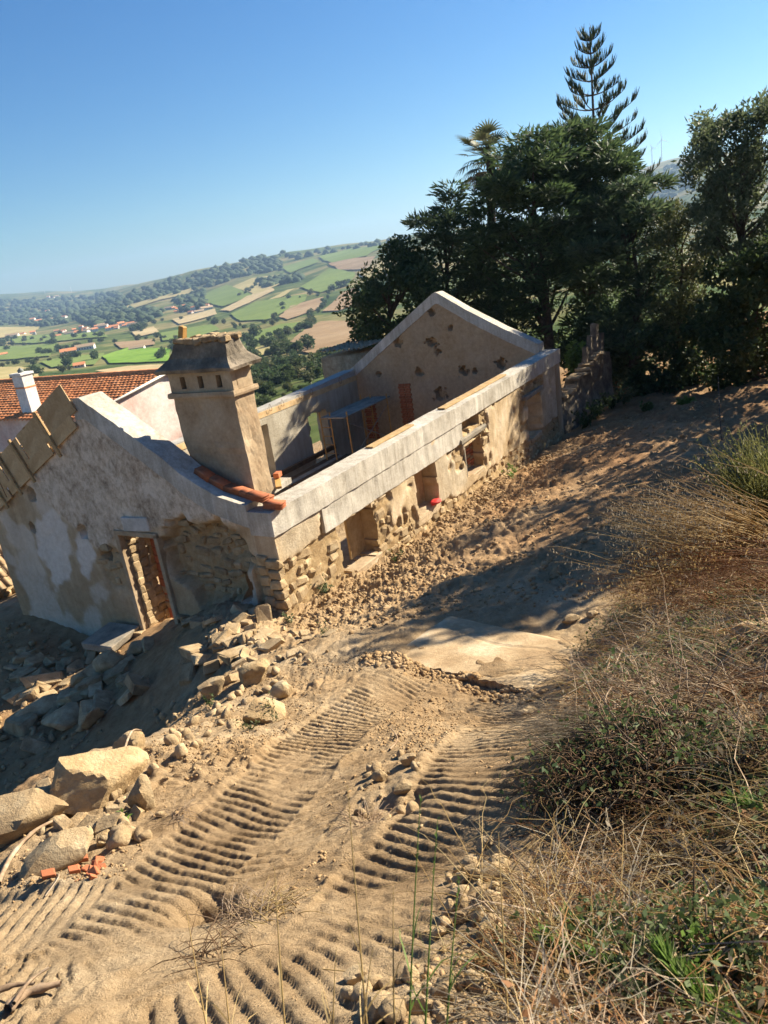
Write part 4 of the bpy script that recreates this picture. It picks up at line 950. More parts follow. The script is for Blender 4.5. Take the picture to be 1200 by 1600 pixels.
# sills, lintels, frames
def sill(s0, s1, z, tilt=0):
    box('window_sill', ((s0 + s1) / 2, .19, z), (s1 - s0 - .02, .34, .13), M['chimney'], wall_right, bevel=.02, jit=.012)
sill(2.35, 3.5, -2.3); sill(5.35, 6.5, -2.18); sill(8.25, 9.5, -2.16); sill(13.4, 14.5, -2.47)
box('lintel', (8.87, .10, -.98), (1.75, .30, .15), M['stone_grey'], wall_right, bevel=.02, jit=.012)
box('lintel', (13.75, .08, -.93), (1.75, .30, .13), M['stone_grey'], wall_right, rotz(.01), .02, .012)
box('window_frame', (8.30, .10, -1.6), (.07, .14, .95), M['stone_grey'], wall_right, bevel=.01)
box('blocking_board', (3.15, .46, -1.6), (.62, .05, 1.2), M['wood'], wall_right, bevel=.004)
box('blocking_board', (6.2, .45, -1.55), (.55, .05, 1.1), M['wood'], wall_right, bevel=.004)
for k in range(9):
    for q in range(5): box('brick', (8.42 + q * .235 + (k % 2) * .05, .40, -2.0 + k * .098), (.22, .11, .085), M['brick'] if (k + q) % 3 else M['stone'], wall_right, bevel=.006)
# the door in the gable: concrete surround, lit masonry reveal, hollow-brick stub
df = box('door_frame', (.02, 4.33, -2.0), (.16, .11, 2.75), M['chimney'], wall_near, bevel=.01)
box('door_frame', (.02, 3.15, -2.0), (.16, .11, 2.75), M['chimney'], wall_near, bevel=.01)
box('door_frame', (.02, 3.74, -.66), (.16, 1.29, .11), M['chimney'], wall_near, bevel=.01)
box('lintel', (-.045, 3.62, -.43), (.05, .75, .30), M['whitewash'], wall_near, rotx(-.04), .01, .012)
r6 = np.random.default_rng(4); z = -3.35
while z < -.85:
    h = r6.uniform(.13, .24); d = .10
    while d < .62:
        w = r6.uniform(.14, .28); put('stone', STM[int(r6.integers(0, 9))], wall_near, (d + w / 2, 4.27, z + h / 2), (r6.normal(0, .08), r6.normal(0, .08), r6.normal(0, .08)), (w * .52, .06, h * .54)); d += w
    z += h
stub = box('brick_pier', (.84, 4.17, -1.9), (.30, .22, 2.4), M['brick'], wall_near, bevel=.004)
for k in range(11):
    z = 1.08 - k * .19
    if k < 8: box('brick', (0, -.06, z), (.33, .24, .178), M['brick'], stub, bevel=.006)
    else: box('stone', (0, -.06, z), (.33, .25, .18), M['stone'], stub, bevel=.02, jit=.015)
box('door_step', (-.50, 4.85, -3.02), (.85, .95, .16), M['stone_grey'], wall_near, rotx(-.05) @ roty(-.12), .02, .02)
for k in range(3): put('stone', STM[k], wall_near, (-.5 + .2 * k, 4.65 + .25 * k, -3.22), (0, 0, k), (.2, .15, .15))
# brick-blocked openings inside the far gable
for base_w, base_z, rows in ((6.16, -2.75, 19), (7.9, -3.1, 16)):
    for k in range(rows):
        for q in range(2): box('brick', (HL - HT - .012, base_w - .14 + q * .28 + .04 * (k % 2), base_z + k * .1), (.05, .25, .085), M['brick'], wall_far, bevel=.004)

# ------------------------------------------------------------------ the chimney stack (part of the house)
def loft(name, secs, m, parent, res=.1, amp=.015, seed=0, caps=True):
    """rectangular sections (z, s0, s1, w0, w1) joined and roughened"""
    vs = []; ring_n = None
    for z, s0, s1, w0, w1 in secs:
        ns, nw = 8, 14; pts = []
        pts += [(s0, w0 + (w1 - w0) * k / nw) for k in range(nw)]; pts += [(s0 + (s1 - s0) * k / ns, w1) for k in range(ns)]
        pts += [(s1, w1 + (w0 - w1) * k / nw) for k in range(nw)]; pts += [(s1 + (s0 - s1) * k / ns, w0) for k in range(ns)]
        ring_n = len(pts); vs += [(p[0], p[1], z) for p in pts]
    vs = np.array(vs); cs, cw = (secs[0][1] + secs[0][2]) / 2, (secs[0][3] + secs[0][4]) / 2
    k = amp * fbm(vs[:, 0] * 1.7, vs[:, 1] * 1.7 + seed, vs[:, 2] * 1.7, .5, seed, 4)
    dirv = vs - np.array([cs, cw, 0]); dirv[:, 2] = 0; dirv /= np.linalg.norm(dirv, axis=1)[:, None]; vs = vs + dirv * k[:, None]; vs[:, 2] += k * .6
    fs = []
    for i in range(len(secs) - 1):
        for j in range(ring_n): fs.append((i * ring_n + j, i * ring_n + (j + 1) % ring_n, (i + 1) * ring_n + (j + 1) % ring_n, (i + 1) * ring_n + j))
    if caps: fs.append(tuple(range(ring_n))[::-1]); fs.append(tuple(range((len(secs) - 1) * ring_n, len(secs) * ring_n)))
    bm = bmesh.new(); bv = [bm.verts.new(p) for p in vs]
    for q in fs: bm.faces.new([bv[i] for i in q])
    bmesh.ops.recalc_face_normals(bm, faces=list(bm.faces)); me = bpy.data.meshes.new(name); bm.to_mesh(me); bm.free(); me.materials.append(m)
    return put(name, me, parent)
CS0, CS1, CW0, CW1 = .60, 1.16, .82, 2.36
chim = loft('chimney', [(z, CS0 + .02 * (z < 1), CS1, CW0 + .004 * z, CW1 + .006 * z) for z in np.linspace(-.6, 2.04, 22)], M['chimney'], house, amp=.022, seed=3)
loft('band', [(2.03, .53, 1.24, .76, 2.45), (2.07, .52, 1.25, .75, 2.46), (2.13, .53, 1.24, .76, 2.45)], M['chimney'], chim, amp=.012, seed=4)
loft('vent_dark_box', [(2.1, .75, 1.05, 1.0, 2.2), (2.5, .75, 1.05, 1.0, 2.2)], M['dark'], chim, amp=0)  # dark box inside the vent, painting the shade seen through the slots
for w0, w1 in ((.80, 1.06), (1.19, 1.52), (1.65, 1.98), (2.11, 2.40)):
    loft('vent_pillar', [(2.13, .60, .72, w0, w1), (2.3, .60, .72, w0, w1), (2.5, .60, .72, w0, w1)], M['chimney'], chim, amp=.006, seed=int(w0 * 10))
loft('vent_sill', [(2.13, .597, .74, .80, 2.40), (2.20, .597, .74, .80, 2.40)], M['chimney'], chim, amp=.006, seed=8)
loft('vent_head', [(2.43, .597, .74, .80, 2.40), (2.50, .597, .74, .80, 2.40)], M['chimney'], chim, amp=.006, seed=9)
loft('vent_wall', [(2.13, .735, 1.16, .80, .98), (2.5, .735, 1.16, .80, .98)], M['chimney'], chim, amp=.008, seed=10)
loft('vent_wall', [(2.13, .735, 1.16, 2.22, 2.40), (2.5, .735, 1.16, 2.22, 2.40)], M['chimney'], chim, amp=.008, seed=11)
loft('vent_wall', [(2.13, 1.04, 1.16, .98, 2.22), (2.5, 1.04, 1.16, .98, 2.22)], M['chimney'], chim, amp=.008, seed=12)
loft('cap', [(2.49, .62, 1.14, .84, 2.38), (2.52, .46, 1.30, .64, 2.60), (2.58, .44, 1.32, .62, 2.62), (2.66, .52, 1.24, .72, 2.46), (2.76, .60, 1.17, .80, 2.28), (2.88, .63, 1.13, .82, 2.16), (3.02, .66, 1.10, .84, 2.10), (3.05, .68, 1.08, .88, 2.06)], M['lichen'], chim, amp=.035, seed=6)
for k in range(15):
    w = .86 + (k % 8) * .165; s = .70 + .32 * (k // 8)
    put('coping_stone', STM[k % 9], chim, (s, w + .02 * (k % 3), 3.06 + .012 * (k % 4)), (0, .1, k), (.12, .09, .055))
box('broken_pot', (.80, 1.98, 3.19), (.12, .13, .32), M['orange_steel'], chim, roty(.1) @ rotx(.25), .01, .006)

# ------------------------------------------------------------------ shuttering on the unfinished left rake
def rake_xf(w): return near_top(w)
form = empty('formwork', house_pt(0, 4.6, 2.2), H_ROT); tag(form, 'plywood shuttering boards nailed along the left slope of the near gable', 'formwork')
sl_a = math.atan2(near_top(8.6) - near_top(4.8), 3.8)
def fbox(name, s, w, dz, size, m, par=form, extra=None):
    z = float(near_top(w)) + dz; R_ = rotx(sl_a)
    return box(name, (s, w - 4.6, z - 2.2), size, m, par, R_ if extra is None else R_ @ extra, .004)
for side, s in ((0, -.075), (1, .60)):
    for k, (w, ln) in enumerate(((5.10, 1.0), (6.10, .98), (7.1, .98), (8.1, .98))):
        if side and k in (0,): continue
        top_dz = .02 + (.03 if k == 0 else -.02 * k)
        fbox('panel', s, w, top_dz, (.027, ln * 1.10, .62), M['ply']); 
        fbox('plank', s - .004, w + .02, top_dz - .47, (.03, ln * 1.07, .29), M['ply'])
    for w in (5.55, 6.72, 7.35, 8.05):
        if side and w < 6: continue
        fbox('batten', s + (-.05 if side == 0 else .05), w, -.22, (.05, .075, 1.08), M['wood'])
fbox('tie_board', .26, 6.35, .33, (.72, .10, .03), M['wood']); fbox('tie_board', .26, 7.5, .33, (.72, .10, .03), M['wood'])
v, f = tubes_vf([[[-.13, 7.6 - 4.6, near_top(7.6) - 2.0], [-.14, 7.2 - 4.6, near_top(7.2) - 2.7]], [[-.13, 7.9 - 4.6, near_top(7.9) - 1.9], [-.14, 7.7 - 4.6, near_top(7.7) - 2.8]]], [[.01, .01]] * 2, 5); mesh_from('tie_wire', v, f, M['steel_rust'], form)

# ------------------------------------------------------------------ loose things on and in the house
def hollow_brick():
    lst = []
    for k in range(5): lst.append(box_vf((0, 0, -.045 + .0225 * k), (.37 - (.012 if k % 2 else 0), .22 - (.012 if k % 2 else 0), .0225)))
    v, f = join_vf(lst); return mesh_from('hollow_brick', v, f, M['brick'], link=False)
HB = hollow_brick()
bl = ['uppermost red hollow brick in the row below the chimney', 'second red hollow brick from the top of the row below the chimney', 'middle red hollow brick of the row climbing below the chimney', 'fourth red hollow brick down the row below the chimney', 'red hollow brick at the shaded foot of the row below the chimney',
      'sunlit red brick lying next to the chimney foot', 'sunlit red brick at the very corner of the wall top']
for k, w in enumerate((1.72, 1.38, 1.04, .70, .44, .40, .10)):
    s = .32 if k < 4 else (.16 if k == 4 else .40 if k == 5 else .26)
    if k == 4: s, w = .33, .40
    if k == 5: s, w = .13, .33
    if k == 6: s, w = .20, .03
    sl_ = math.atan2(float(near_top(w + .15) - near_top(w - .15)), .3)
    q = house_pt(s, w, float(near_top(w)) + .065 + (.11 if k == 5 else 0)); o = put('hollow_brick', HB, None, q, (0, 0, 0)); o.rotation_euler = (Matrix.Rotation(H_ROT, 3, 'Z') @ Matrix.Rotation(sl_, 3, 'X') @ Matrix.Rotation(math.pi / 2 + (.25 if k == 6 else .03 * (k % 3 - 1)), 3, 'Z')).to_euler()
    tag(o, bl[k], 'brick', 'red bricks by the chimney foot')
def hbox(name, s, w, z, size, m, label, cat, rz=0, rx=0, ry=0, group=None, bevel=.004):
    o = box(name, house_pt(s, w, z), size, m, None, rotz(H_ROT + rz) @ rotx(rx) @ roty(ry), bevel); return tag(o, label, cat, group)
hbox('plank', 9.9, .30, .03, (4.4, .22, .04), M['wood'], 'longer pale plank lying on top of the long wall', 'plank')
hbox('plank', 5.1, .36, .028, (2.0, .2, .035), M['wood'], 'shorter pale plank on the long wall nearer the chimney', 'plank')
hbox('plank', 1.6, 1.05, .04, (1.0, .12, .05), M['orange_steel'], 'short yellow batten beside the chimney foot', 'batten', .7)
hbox('brick', 1.75, 1.15, .13, (.2, .12, .1), M['brick'], 'small red brick lying on the short yellow batten', 'brick', .3)
hbox('timber_beam', 1.5, 1.2, -.06, (.9, .5, .12), M['concrete'], 'pale concrete ledge block behind the chimney', 'block', .1)
for k in range(8):
    hbox('timber_board', 11.2 + .1 * (k % 3), 6.95 + .27 * (k % 4), -3.0 + .055 * (k // 4), (3.6, .25, .05), M['wood_dark'] if k % 3 else M['stone_grey'], 'dark board in the stack on the house floor', 'board', .03 * (k % 2), group='boards stacked on the house floor')
hbox('steel_beam', 11.4, 8.1, -2.72, (4.2, .14, .16), M['wood_dark'], 'long dark beam lying against the far long wall inside', 'beam')
sc_ = empty('scaffold', house_pt(12.4, 7.2, -3.3), H_ROT); tag(sc_, 'ochre scaffold with a grey platform in the far corner', 'scaffold')
def stube(name, pts, r, m, par): v, f = tubes_vf([pts], [[r] * len(pts)], 6); return mesh_from(name, v, f, m, par, True)
for x, nme in ((0, 'end_frame'), (2.9, 'end_frame')):
    fr = stube('end_frame', [(x, .55, 0), (x, .55, 2.2)], .03, M['orange_steel'], sc_)
    stube('post', [(x, .1, 0), (x, .1, 2.2)], .028, M['orange_steel'], fr); stube('post', [(x, -.65, 0), (x, -.65, 2.2)], .03, M['orange_steel'], fr)
    for z in np.arange(.3, 2.0, .33): stube('rung', [(x, .1, z), (x, .55, z)], .018, M['orange_steel'], fr)
    stube('top_bar', [(x, -.65, 1.98), (x, .55, 1.98)], .025, M['orange_steel'], fr)
stube('brace', [(0, -.65, .4), (2.9, -.65, 1.8)], .018, M['stone_grey'], sc_); stube('brace', [(0, -.65, 1.8), (2.9, -.65, .4)], .018, M['stone_grey'], sc_)
for y in (-.5, -.15, .2): box('platform_board', (1.45, y, 2.03), (3.4, .33, .05), M['stone_grey'], sc_, bevel=.004)
# barrel seen through the first window
bo = empty('barrel', house_pt(2.35, .85, -2.85), 0); tag(bo, 'grey barrel full of water behind the first window', 'barrel')
prof = [(.29, 0), (.30, .06), (.285, .1), (.30, .3), (.305, .34), (.30, .6), (.305, .85), (.315, .88), (.31, .9), (.285, .9), (.28, .8)]
n = 24; V_ = np.array([[r * math.cos(a), r * math.sin(a), z] for r, z in prof for a in np.arange(n) * 2 * math.pi / n])
F_ = np.array([(i * n + j, i * n + (j + 1) % n, (i + 1) * n + (j + 1) % n, (i + 1) * n + j) for i in range(len(prof) - 1) for j in range(n)])
mesh_from('drum', V_, F_, M['barrel'], bo, True)
mesh_from('water_surface', [(.283 * math.cos(a), .283 * math.sin(a), .83) for a in np.arange(n) * 2 * math.pi / n], [tuple(range(n))], M['water'], bo)
hbox('support_block', 2.35, .85, -3.06, (.7, .7, .42), M['stone_grey'], 'rough stone block carrying the water barrel', 'block')
# red cloth on the second sill
v, f = rock_vf(3, 77, 5, .35, .12); v = v * np.array([.24, .13, .085]) * (1 + .3 * noise(v[:, 0], v[:, 1], v[:, 2], .35, 5))[:, None]; o = mesh_from('cloth', v, f, M['red'], None, True); o.location = house_pt(6.25, .02, -2.03); o.rotation_euler = (0, 0, H_ROT)
tag(o, 'crumpled red cloth on the sill of the second window', 'cloth')
# broken wall beyond the far corner, with slate coping and two leaning slabs
cw = empty('garden_wall', (0, 0, 0)); tag(cw, 'old streaked rubble wall with loose coping beyond the far corner', 'wall')
q0 = np.array([house_pt(HL + .35, .25, 0)[0], house_pt(HL + .35, .25, 0)[1]]); q1 = at(957, 640, 31.0)[:2]; ln = np.linalg.norm(q1 - q0); ud = (q1 - q0) / ln; un = np.array([ud[1], -ud[0]])
def P_GW(a, z, d): return q0[0] + ud[0] * a - un[0] * d, q0[1] + ud[1] * a - un[1] * d, z
gw_top = lambda a: float(np.interp(a / ln, [0, .12, .3, .5, .62, .8, 1], [-5.95, -6.1, -5.85, -5.6, -5.3, -5.1, -5.3]) + .12 * noise(a, 0., s=.35, seed=55))
gw = wall_grid('rubble_wall', P_GW, 0, ln, lambda a: -8.3, gw_top, .5, [], .08, lambda a, z: (.10 * fbm(a, z * .4, s=.4, seed=56, oct=4) - .25 * sstep(-6, -7.6, z), {'lichen': .95 * sstep(-.5, .1, noise(a, z * .22, s=.22, seed=57)), 'brown': .8}), None, M['lichen'], cw, seed=9, jitter=.03)  # dark lichened render: streaked old wall, with the trees' shade put into its colour
for k in range(18):
    a = ln * (k + .5) / 18 * .86; p = P_GW(a, gw_top(a) + .03, .2); put('coping_stone', STM[k % 9], gw, p, (0, .1 * (k % 3 - 1), k * 1.3), (.30, .26, .07))
for k, (px, py, h) in enumerate([(921, 574, .9), (934, 570, 1.2), (946, 562, 1.5), (953, 566, 1.1)]):
    a = ln * (.62 + .1 * k); p = P_GW(a, gw_top(a) + h * .35 - .1, .25); box('leaning_slab', p, (.30, .22, h), M['lichen'], gw, rotz(1.0) @ roty(.12), .02, .03)
# ------------------------------------------------------------------ trees
def px_m(D): return D / (F_PX * .93)          # metres per photograph pixel at forward distance D
def gz(x, y): return float(zt(np.array([x]), np.array([y]))[0])
def crown_from(poly, D, depth, nclump, rpx, per, seed, style, extra=()):
    nclump = int(nclump * 1.0); per = per * .52
    """leafy clumps filling an outline seen from the camera, spread in depth; returns leaf mesh data and clump centres"""
    r = np.random.default_rng(seed); q = scatter_poly(poly, nclump, r); k = px_m(D); lst = []; cs = []
    for px, py in list(q) + list(extra):
        dd = D + r.uniform(-depth, depth); c = at(px, py, dd); rad = r.uniform(*rpx) * k; cs.append((c, rad))
        n = int(per * r.uniform(.7, 1.3))
        d = unit(n, r)
        if style == 'cypress':      # flat sprays reaching outwards
            P = c + d * np.array([1.2, 1.2, .42]) * rad * (r.uniform(.2, 1.05, n) ** .6)[:, None]
            dv = d * np.array([1, 1, .25]) + np.array([0, 0, .25]) + .45 * unit(n, r)
            v, f = leaves_vf(P, dv, r.uniform(.22, .52, n), r.uniform(.05, .12, n), r, .05)
        elif style == 'fine':
            P = c + d * rad * (r.uniform(.1, 1.15, n) ** .6)[:, None]
            v, f = leaves_vf(P, d * .4 + unit(n, r) + np.array([0, 0, .3]), r.uniform(.14, .30, n), r.uniform(.05, .10, n), r, .1)
        else:
            P = c + d * np.array([1, 1, .8]) * rad * (r.uniform(.25, 1.05, n) ** .5)[:, None]
            v, f = leaves_vf(P, d * .5 + unit(n, r) + np.array([0, 0, -.2]), r.uniform(.14, .28, n), r.uniform(.09, .17, n), r, .15)
        lst.append((v, f))
    v, f = join_vf(lst); return v, f, cs
def tree(name, label, trunk_px, D, r0, lst, m, group=None, top=None, lean=(0, 0), limbs=14, seed=0, cat='tree'):
    """lst: crown_from argument tuples; trunk_px: pixel column of the trunk foot; all limbs run to clump centres"""
    r = np.random.default_rng(seed + 50); tx, ty = trunk_px
    d = ray(tx, ty); d = d / d[1] * D; foot = np.array([d[0], d[1], gz(d[0], d[1]) - .15])
    o = empty(name, foot); tag(o, label, cat, group); vf, cs = [], []
    for a in lst: v, f, c = crown_from(*a); vf.append((v, f)); cs += c
    v, f = join_vf(vf); mesh_from('crown', v - foot, f, m, o)
    zs = [c[2] for c, _ in cs]; ztop = max(zs) if top is None else top; mid = np.mean([c for c, _ in cs], 0)
    tip = np.array([foot[0] * .35 + mid[0] * .65 + lean[0], foot[1] * .5 + mid[1] * .5, foot[2] + (ztop - foot[2]) * .86])
    K = 9; tt = np.linspace(0, 1, K)[:, None]; P = foot * (1 - tt) + tip * tt + np.concatenate([np.zeros((1, 3)), np.cumsum(r.normal(0, .05, (K - 1, 3)) * np.array([1, 1, .2]), 0)])
    v, f = tubes_vf([P - foot], [r0 * (1 - .85 * tt[:, 0])], 8); tk = mesh_from('trunk', v, f, M['bark'], o, True)
    LP, LR = [], []
    for i in r.permutation(len(cs))[:limbs]:
        c = cs[i][0]; h = np.clip((c[2] - foot[2]) / (tip[2] - foot[2] + 1e-6) - .22, .12, .9); s = foot * (1 - h) + tip * h
        md = s * .45 + c * .55 + np.array([0, 0, -.15 * np.linalg.norm(c - s) * .4]); q = np.linspace(0, 1, 5)[:, None]
        LP.append((s * (1 - q) ** 2 + 2 * md * q * (1 - q) + c * q * q) - foot); LR.append(r0 * .33 * (1 - .85 * q[:, 0]))
    v, f = tubes_vf(LP, LR, 5); tag(mesh_from('limbs', v, f, M['bark'], o, True), kind='stuff')
    return o
TG = 'tall trees beyond the ruin'
tree('broadleaf_tree', 'dark rounded tree behind the left slope of the far gable', (610, 600), 37, .22,
     [([(552, 520), (556, 470), (575, 425), (605, 392), (645, 385), (672, 405), (690, 440), (690, 520), (640, 560), (575, 545)], 37, 2.2, 46, (18, 34), 520, 1, 'broad')], M['leaf_dark'], TG, seed=1)
tree('cedar_tree', 'open layered conifer left of the fan palm', (700, 620), 38, .22,
     [([(698, 300), (712, 300), (722, 345), (745, 370), (742, 400), (765, 440), (770, 520), (720, 560), (660, 540), (650, 470), (668, 430), (655, 402), (680, 385), (662, 362), (686, 345)], 38, 1.6, 44, (10, 24), 330, 2, 'cypress', [(704, 297), (706, 310), (700, 325), (690, 340), (722, 338), (668, 345), (655, 347), (742, 365), (676, 372), (650, 402)])], M['leaf_pine'], TG, seed=2, limbs=26)
tree('cypress_tree', 'broad dark cypress with bare inner limbs beside the palm', (868, 600), 35.5, .3,
     [([(762, 300), (785, 250), (815, 222), (858, 222), (885, 290), (900, 350), (905, 440), (880, 470), (850, 440), (820, 400), (800, 330)], 36, 2.0, 60, (16, 30), 420, 3, 'cypress', [(835, 216), (850, 214), (812, 224), (788, 244), (772, 300), (760, 318), (780, 286), (754, 345), (768, 330), (776, 310)]),
      ([(750, 330), (800, 330), (830, 420), (850, 520), (830, 580), (770, 540), (745, 470), (742, 400)], 37, 1.8, 40, (16, 30), 420, 4, 'cypress')], M['leaf_dark'], TG, seed=3, limbs=30)
tree('cypress_tree', 'high dark cypress in front of the tall star-shaped pine', (930, 600), 37, .28,
     [([(862, 222), (885, 203), (910, 200), (945, 212), (980, 255), (990, 300), (960, 340), (930, 330), (890, 300)], 37, 1.6, 40, (14, 26), 430, 5, 'cypress', [(868, 214), (880, 207), (905, 197), (925, 200)]),
      ([(880, 300), (960, 320), (960, 420), (950, 520), (900, 560), (880, 480)], 38, 1.8, 34, (18, 32), 400, 6, 'cypress')], M['leaf_dark'], TG, seed=4, limbs=22)
tree('cypress_tree', 'grey green cypress with drooping flat boughs right of the tall pine', (990, 620), 34, .24,
     [([(925, 330), (955, 300), (1000, 285), (1035, 290), (1020, 315), (1045, 350), (1052, 420), (1035, 500), (990, 560), (940, 540), (915, 450), (912, 380)], 34.5, 1.8, 62, (14, 28), 400, 7, 'cypress', [(1030, 288), (1010, 284), (940, 318), (925, 326), (975, 290)]),
      ([(930, 480), (1040, 480), (1030, 600), (960, 610), (935, 560)], 35, 1.4, 26, (16, 30), 380, 8, 'cypress')], M['leaf_pine'], TG, seed=5, limbs=24)
tree('olive_tree', 'yellowish open tree between the drooping cypress and the right edge', (1065, 640), 33, .15,
     [([(1030, 340), (1070, 320), (1100, 360), (1110, 480), (1090, 600), (1040, 600), (1010, 520), (1020, 420)], 33, 1.6, 60, (12, 24), 330, 9, 'fine')], M['leaf_olive'], TG, seed=6, limbs=20)
tree('poplar_tree', 'tall grey leaved tree with bare twigs at the right edge', (1150, 640), 31, .18,
     [([(1085, 230), (1100, 195), (1130, 200), (1160, 180), (1195, 165), (1240, 160), (1260, 300), (1230, 420), (1150, 430), (1095, 380), (1080, 300)], 31, 1.8, 120, (10, 22), 330, 10, 'fine', [(1098, 193), (1104, 205), (1096, 220), (1192, 158), (1198, 170), (1140, 190), (1085, 250), (1078, 275)])], M['leaf_grey'], TG, seed=7, limbs=40)
tree('bay_tree', 'dense mid green tree low at the right edge', (1180, 650), 28, .16,
     [([(1120, 400), (1170, 380), (1260, 390), (1270, 640), (1130, 640), (1100, 560), (1105, 460)], 28.5, 1.4, 66, (16, 30), 420, 11, 'broad')], M['leaf_mid'], TG, seed=8, limbs=14)
tree('bay_tree', 'shadowy bush tree filling the gap behind the dirt path', (1060, 640), 31.5, .12,
     [([(1000, 520), (1110, 500), (1130, 620), (1060, 640), (985, 630)], 31.5, 1.0, 40, (14, 26), 400, 12, 'broad')], M['leaf_dark'], TG, seed=9, limbs=10)
tree('laurel_bush', 'dark bush behind the broken garden wall', (905, 610), 36, .1,
     [([(878, 480), (930, 470), (985, 500), (985, 600), (930, 610), (880, 590)], 36, 1.0, 36, (14, 26), 400, 13, 'broad')], M['leaf_dark'], TG, seed=10, limbs=10)
tree('laurel_bush', 'yellow green shrub between the house corner and the garden wall', (893, 560), 30.5, .04,
     [([(884, 540), (905, 540), (906, 572), (886, 575)], 30.5, .3, 8, (7, 12), 160, 14, 'broad')], M['leaf_bright'], TG, seed=11, limbs=5, cat='shrub')
# bare twigs over the grey tree
tw = []
for px, py, qx, qy in [(1150, 250, 1163, 150), (1160, 240, 1170, 165), (1163, 200, 1185, 175), (1190, 230, 1197, 145), (1120, 260, 1115, 190), (1175, 220, 1160, 160), (1150, 230, 1135, 165)]:
    a, c = at(px, py, 30.5), at(qx, qy, 30.3); q = np.linspace(0, 1, 6)[:, None]; tw.append(a * (1 - q) + c * q + RNG.normal(0, .06, (6, 3)) * q)
v, f = tubes_vf(tw, np.tile(np.linspace(.022, .004, 6), (len(tw), 1)), 4); tt_ = [o for o in bpy.data.objects if o.name == 'poplar_tree'][0]
mesh_from('bare_twigs', v - np.array(tt_.location), f, M['bark'], tt_)
# fan palm
Dp = 41; pc = at(766, 243, Dp); pf = np.array([at(772, 600, Dp)[0], Dp, gz(at(772, 600, Dp)[0], Dp) - .1])
palm = empty('fan_palm', pf); tag(palm, 'fan palm rising above the dark trees left of the tall pine', 'palm')
q = np.linspace(0, 1, 14)[:, None]; P = pf * (1 - q) + pc * q
v, f = tubes_vf([P - pf], [.26 - .06 * q[:, 0] + .02 * (np.arange(14) % 2)], 10); mesh_from('trunk', v, f, M['bark'], palm, True)
r = np.random.default_rng(8); lf, dead, st = [], [], []
for i in range(40):
    el = math.asin(r.uniform(-.85, .9)); az_ = r.uniform(0, 2 * np.pi); d = np.array([math.cos(az_) * math.cos(el), math.sin(az_) * math.cos(el), math.sin(el)])
    pl_ = r.uniform(.85, 1.3); tip = pc + d * pl_ + np.array([0, 0, -.1]); st.append(np.array([pc + d * .1, pc + d * pl_ * .5, tip]) - pf)
    s = np.cross(d, [0, 0, 1]); s /= np.linalg.norm(s) + 1e-9; u = np.cross(s, d); n = 12; an_ = np.linspace(-1.35, 1.35, n); L = r.uniform(.75, 1.0)
    dv = d * np.cos(an_)[:, None] + s * np.sin(an_)[:, None] + u * .15
    K = 4; t_ = np.linspace(0, 1, K); droop = -(t_ ** 3.0) * (.16 + .35 * (el < 0)) * L
    PP = tip + dv[:, None] * (t_ * L)[None, :, None] + np.array([0, 0, 1.]) * droop[None, :, None]
    w = np.tile(np.array([.05, .10, .07, .006]), (n, 1)); (dead if el < -.55 else lf).append(blades_vf(PP, w, np.cross(dv, u)))
v, f = join_vf(lf); mesh_from('fronds', v - pf, f, M['palm'], palm); v, f = join_vf(dead); mesh_from('dead_fronds', v - pf, f, M['palm_dead'], palm)
v, f = tubes_vf(st, np.tile([.03, .022, .012], (len(st), 1)), 4); mesh_from('petioles', v, f, M['palm'], palm)
# star pine: tiers of upswept boughs, each a comb of upright needles
Dn = 44; top = at(921, 42, Dn); bx, by = at(938, 420, Dn)[:2]; nf = np.array([bx, by, gz(bx, by)]); pine = empty('norfolk_pine', nf); tag(pine, 'tall star shaped pine with tiers of feathery upswept boughs', 'tree')
q = np.linspace(0, 1, 16)[:, None]; P = nf * (1 - q) + top * q; v, f = tubes_vf([P - nf], [.22 * (1 - q[:, 0]) + .018], 8); mesh_from('trunk', v, f, M['bark'], pine, True)
r = np.random.default_rng(21); bl_, ndl = [], []; H = top[2] - nf[2]; z = .6; tier = 0
while z < 9.3:
    base = nf + (top - nf) * (1 - z / H); L = .22 + .43 * z ** .93 * r.uniform(.88, 1.1); L = min(L, 3.3); nb_ = 5
    for k in range(nb_):
        a = k * 2 * np.pi / nb_ + tier * .55 + r.normal(0, .12); hd = np.array([math.cos(a), math.sin(a), 0]); up = r.uniform(.42, .62); t_ = np.linspace(0, 1, 9)
        B = base + hd * (t_ * L)[:, None] + np.array([0, 0, 1]) * ((up * t_ ** 1.6 - .12 * t_) * L)[:, None]; bl_.append(B - nf)
        n = int(8 + 17 * L); s = r.uniform(.42 if L > 1 else .2, 1.02, n); c = np.stack([np.interp(s, t_, B[:, i]) for i in range(3)], 1)
        tn = B[-1] - B[-3]; tn /= np.linalg.norm(tn); side = np.cross(tn, [0, 0, 1]); sg = r.choice([-1, 1], n)[:, None] * r.uniform(.1, .75, n)[:, None]
        dv = tn * r.uniform(.15, .6, n)[:, None] + side * sg + np.array([0, 0, 1]) * r.uniform(.35, .9, n)[:, None]; ln_ = r.uniform(.24, .46, n) * (1.1 - .45 * np.abs(s - .75))
        K = np.linspace(0, 1, 4); PP = c[:, None] + dv[:, None] * (K[None, :, None] * ln_[:, None, None]) + np.array([0, 0, .12]) * (K ** 2)[None, :, None]
        ndl.append(tubes_vf(PP, np.tile([.016, .026, .022, .006], (n, 1)), 3))
    z += .58 + .035 * z; tier += 1
v, f = tubes_vf(bl_, np.tile(np.linspace(.04, .012, 9), (len(bl_), 1)), 4); mesh_from('boughs', v, f, M['bark'], pine)
v, f = join_vf(ndl); mesh_from('needles', v - nf, f, M['leaf_pine'], pine)
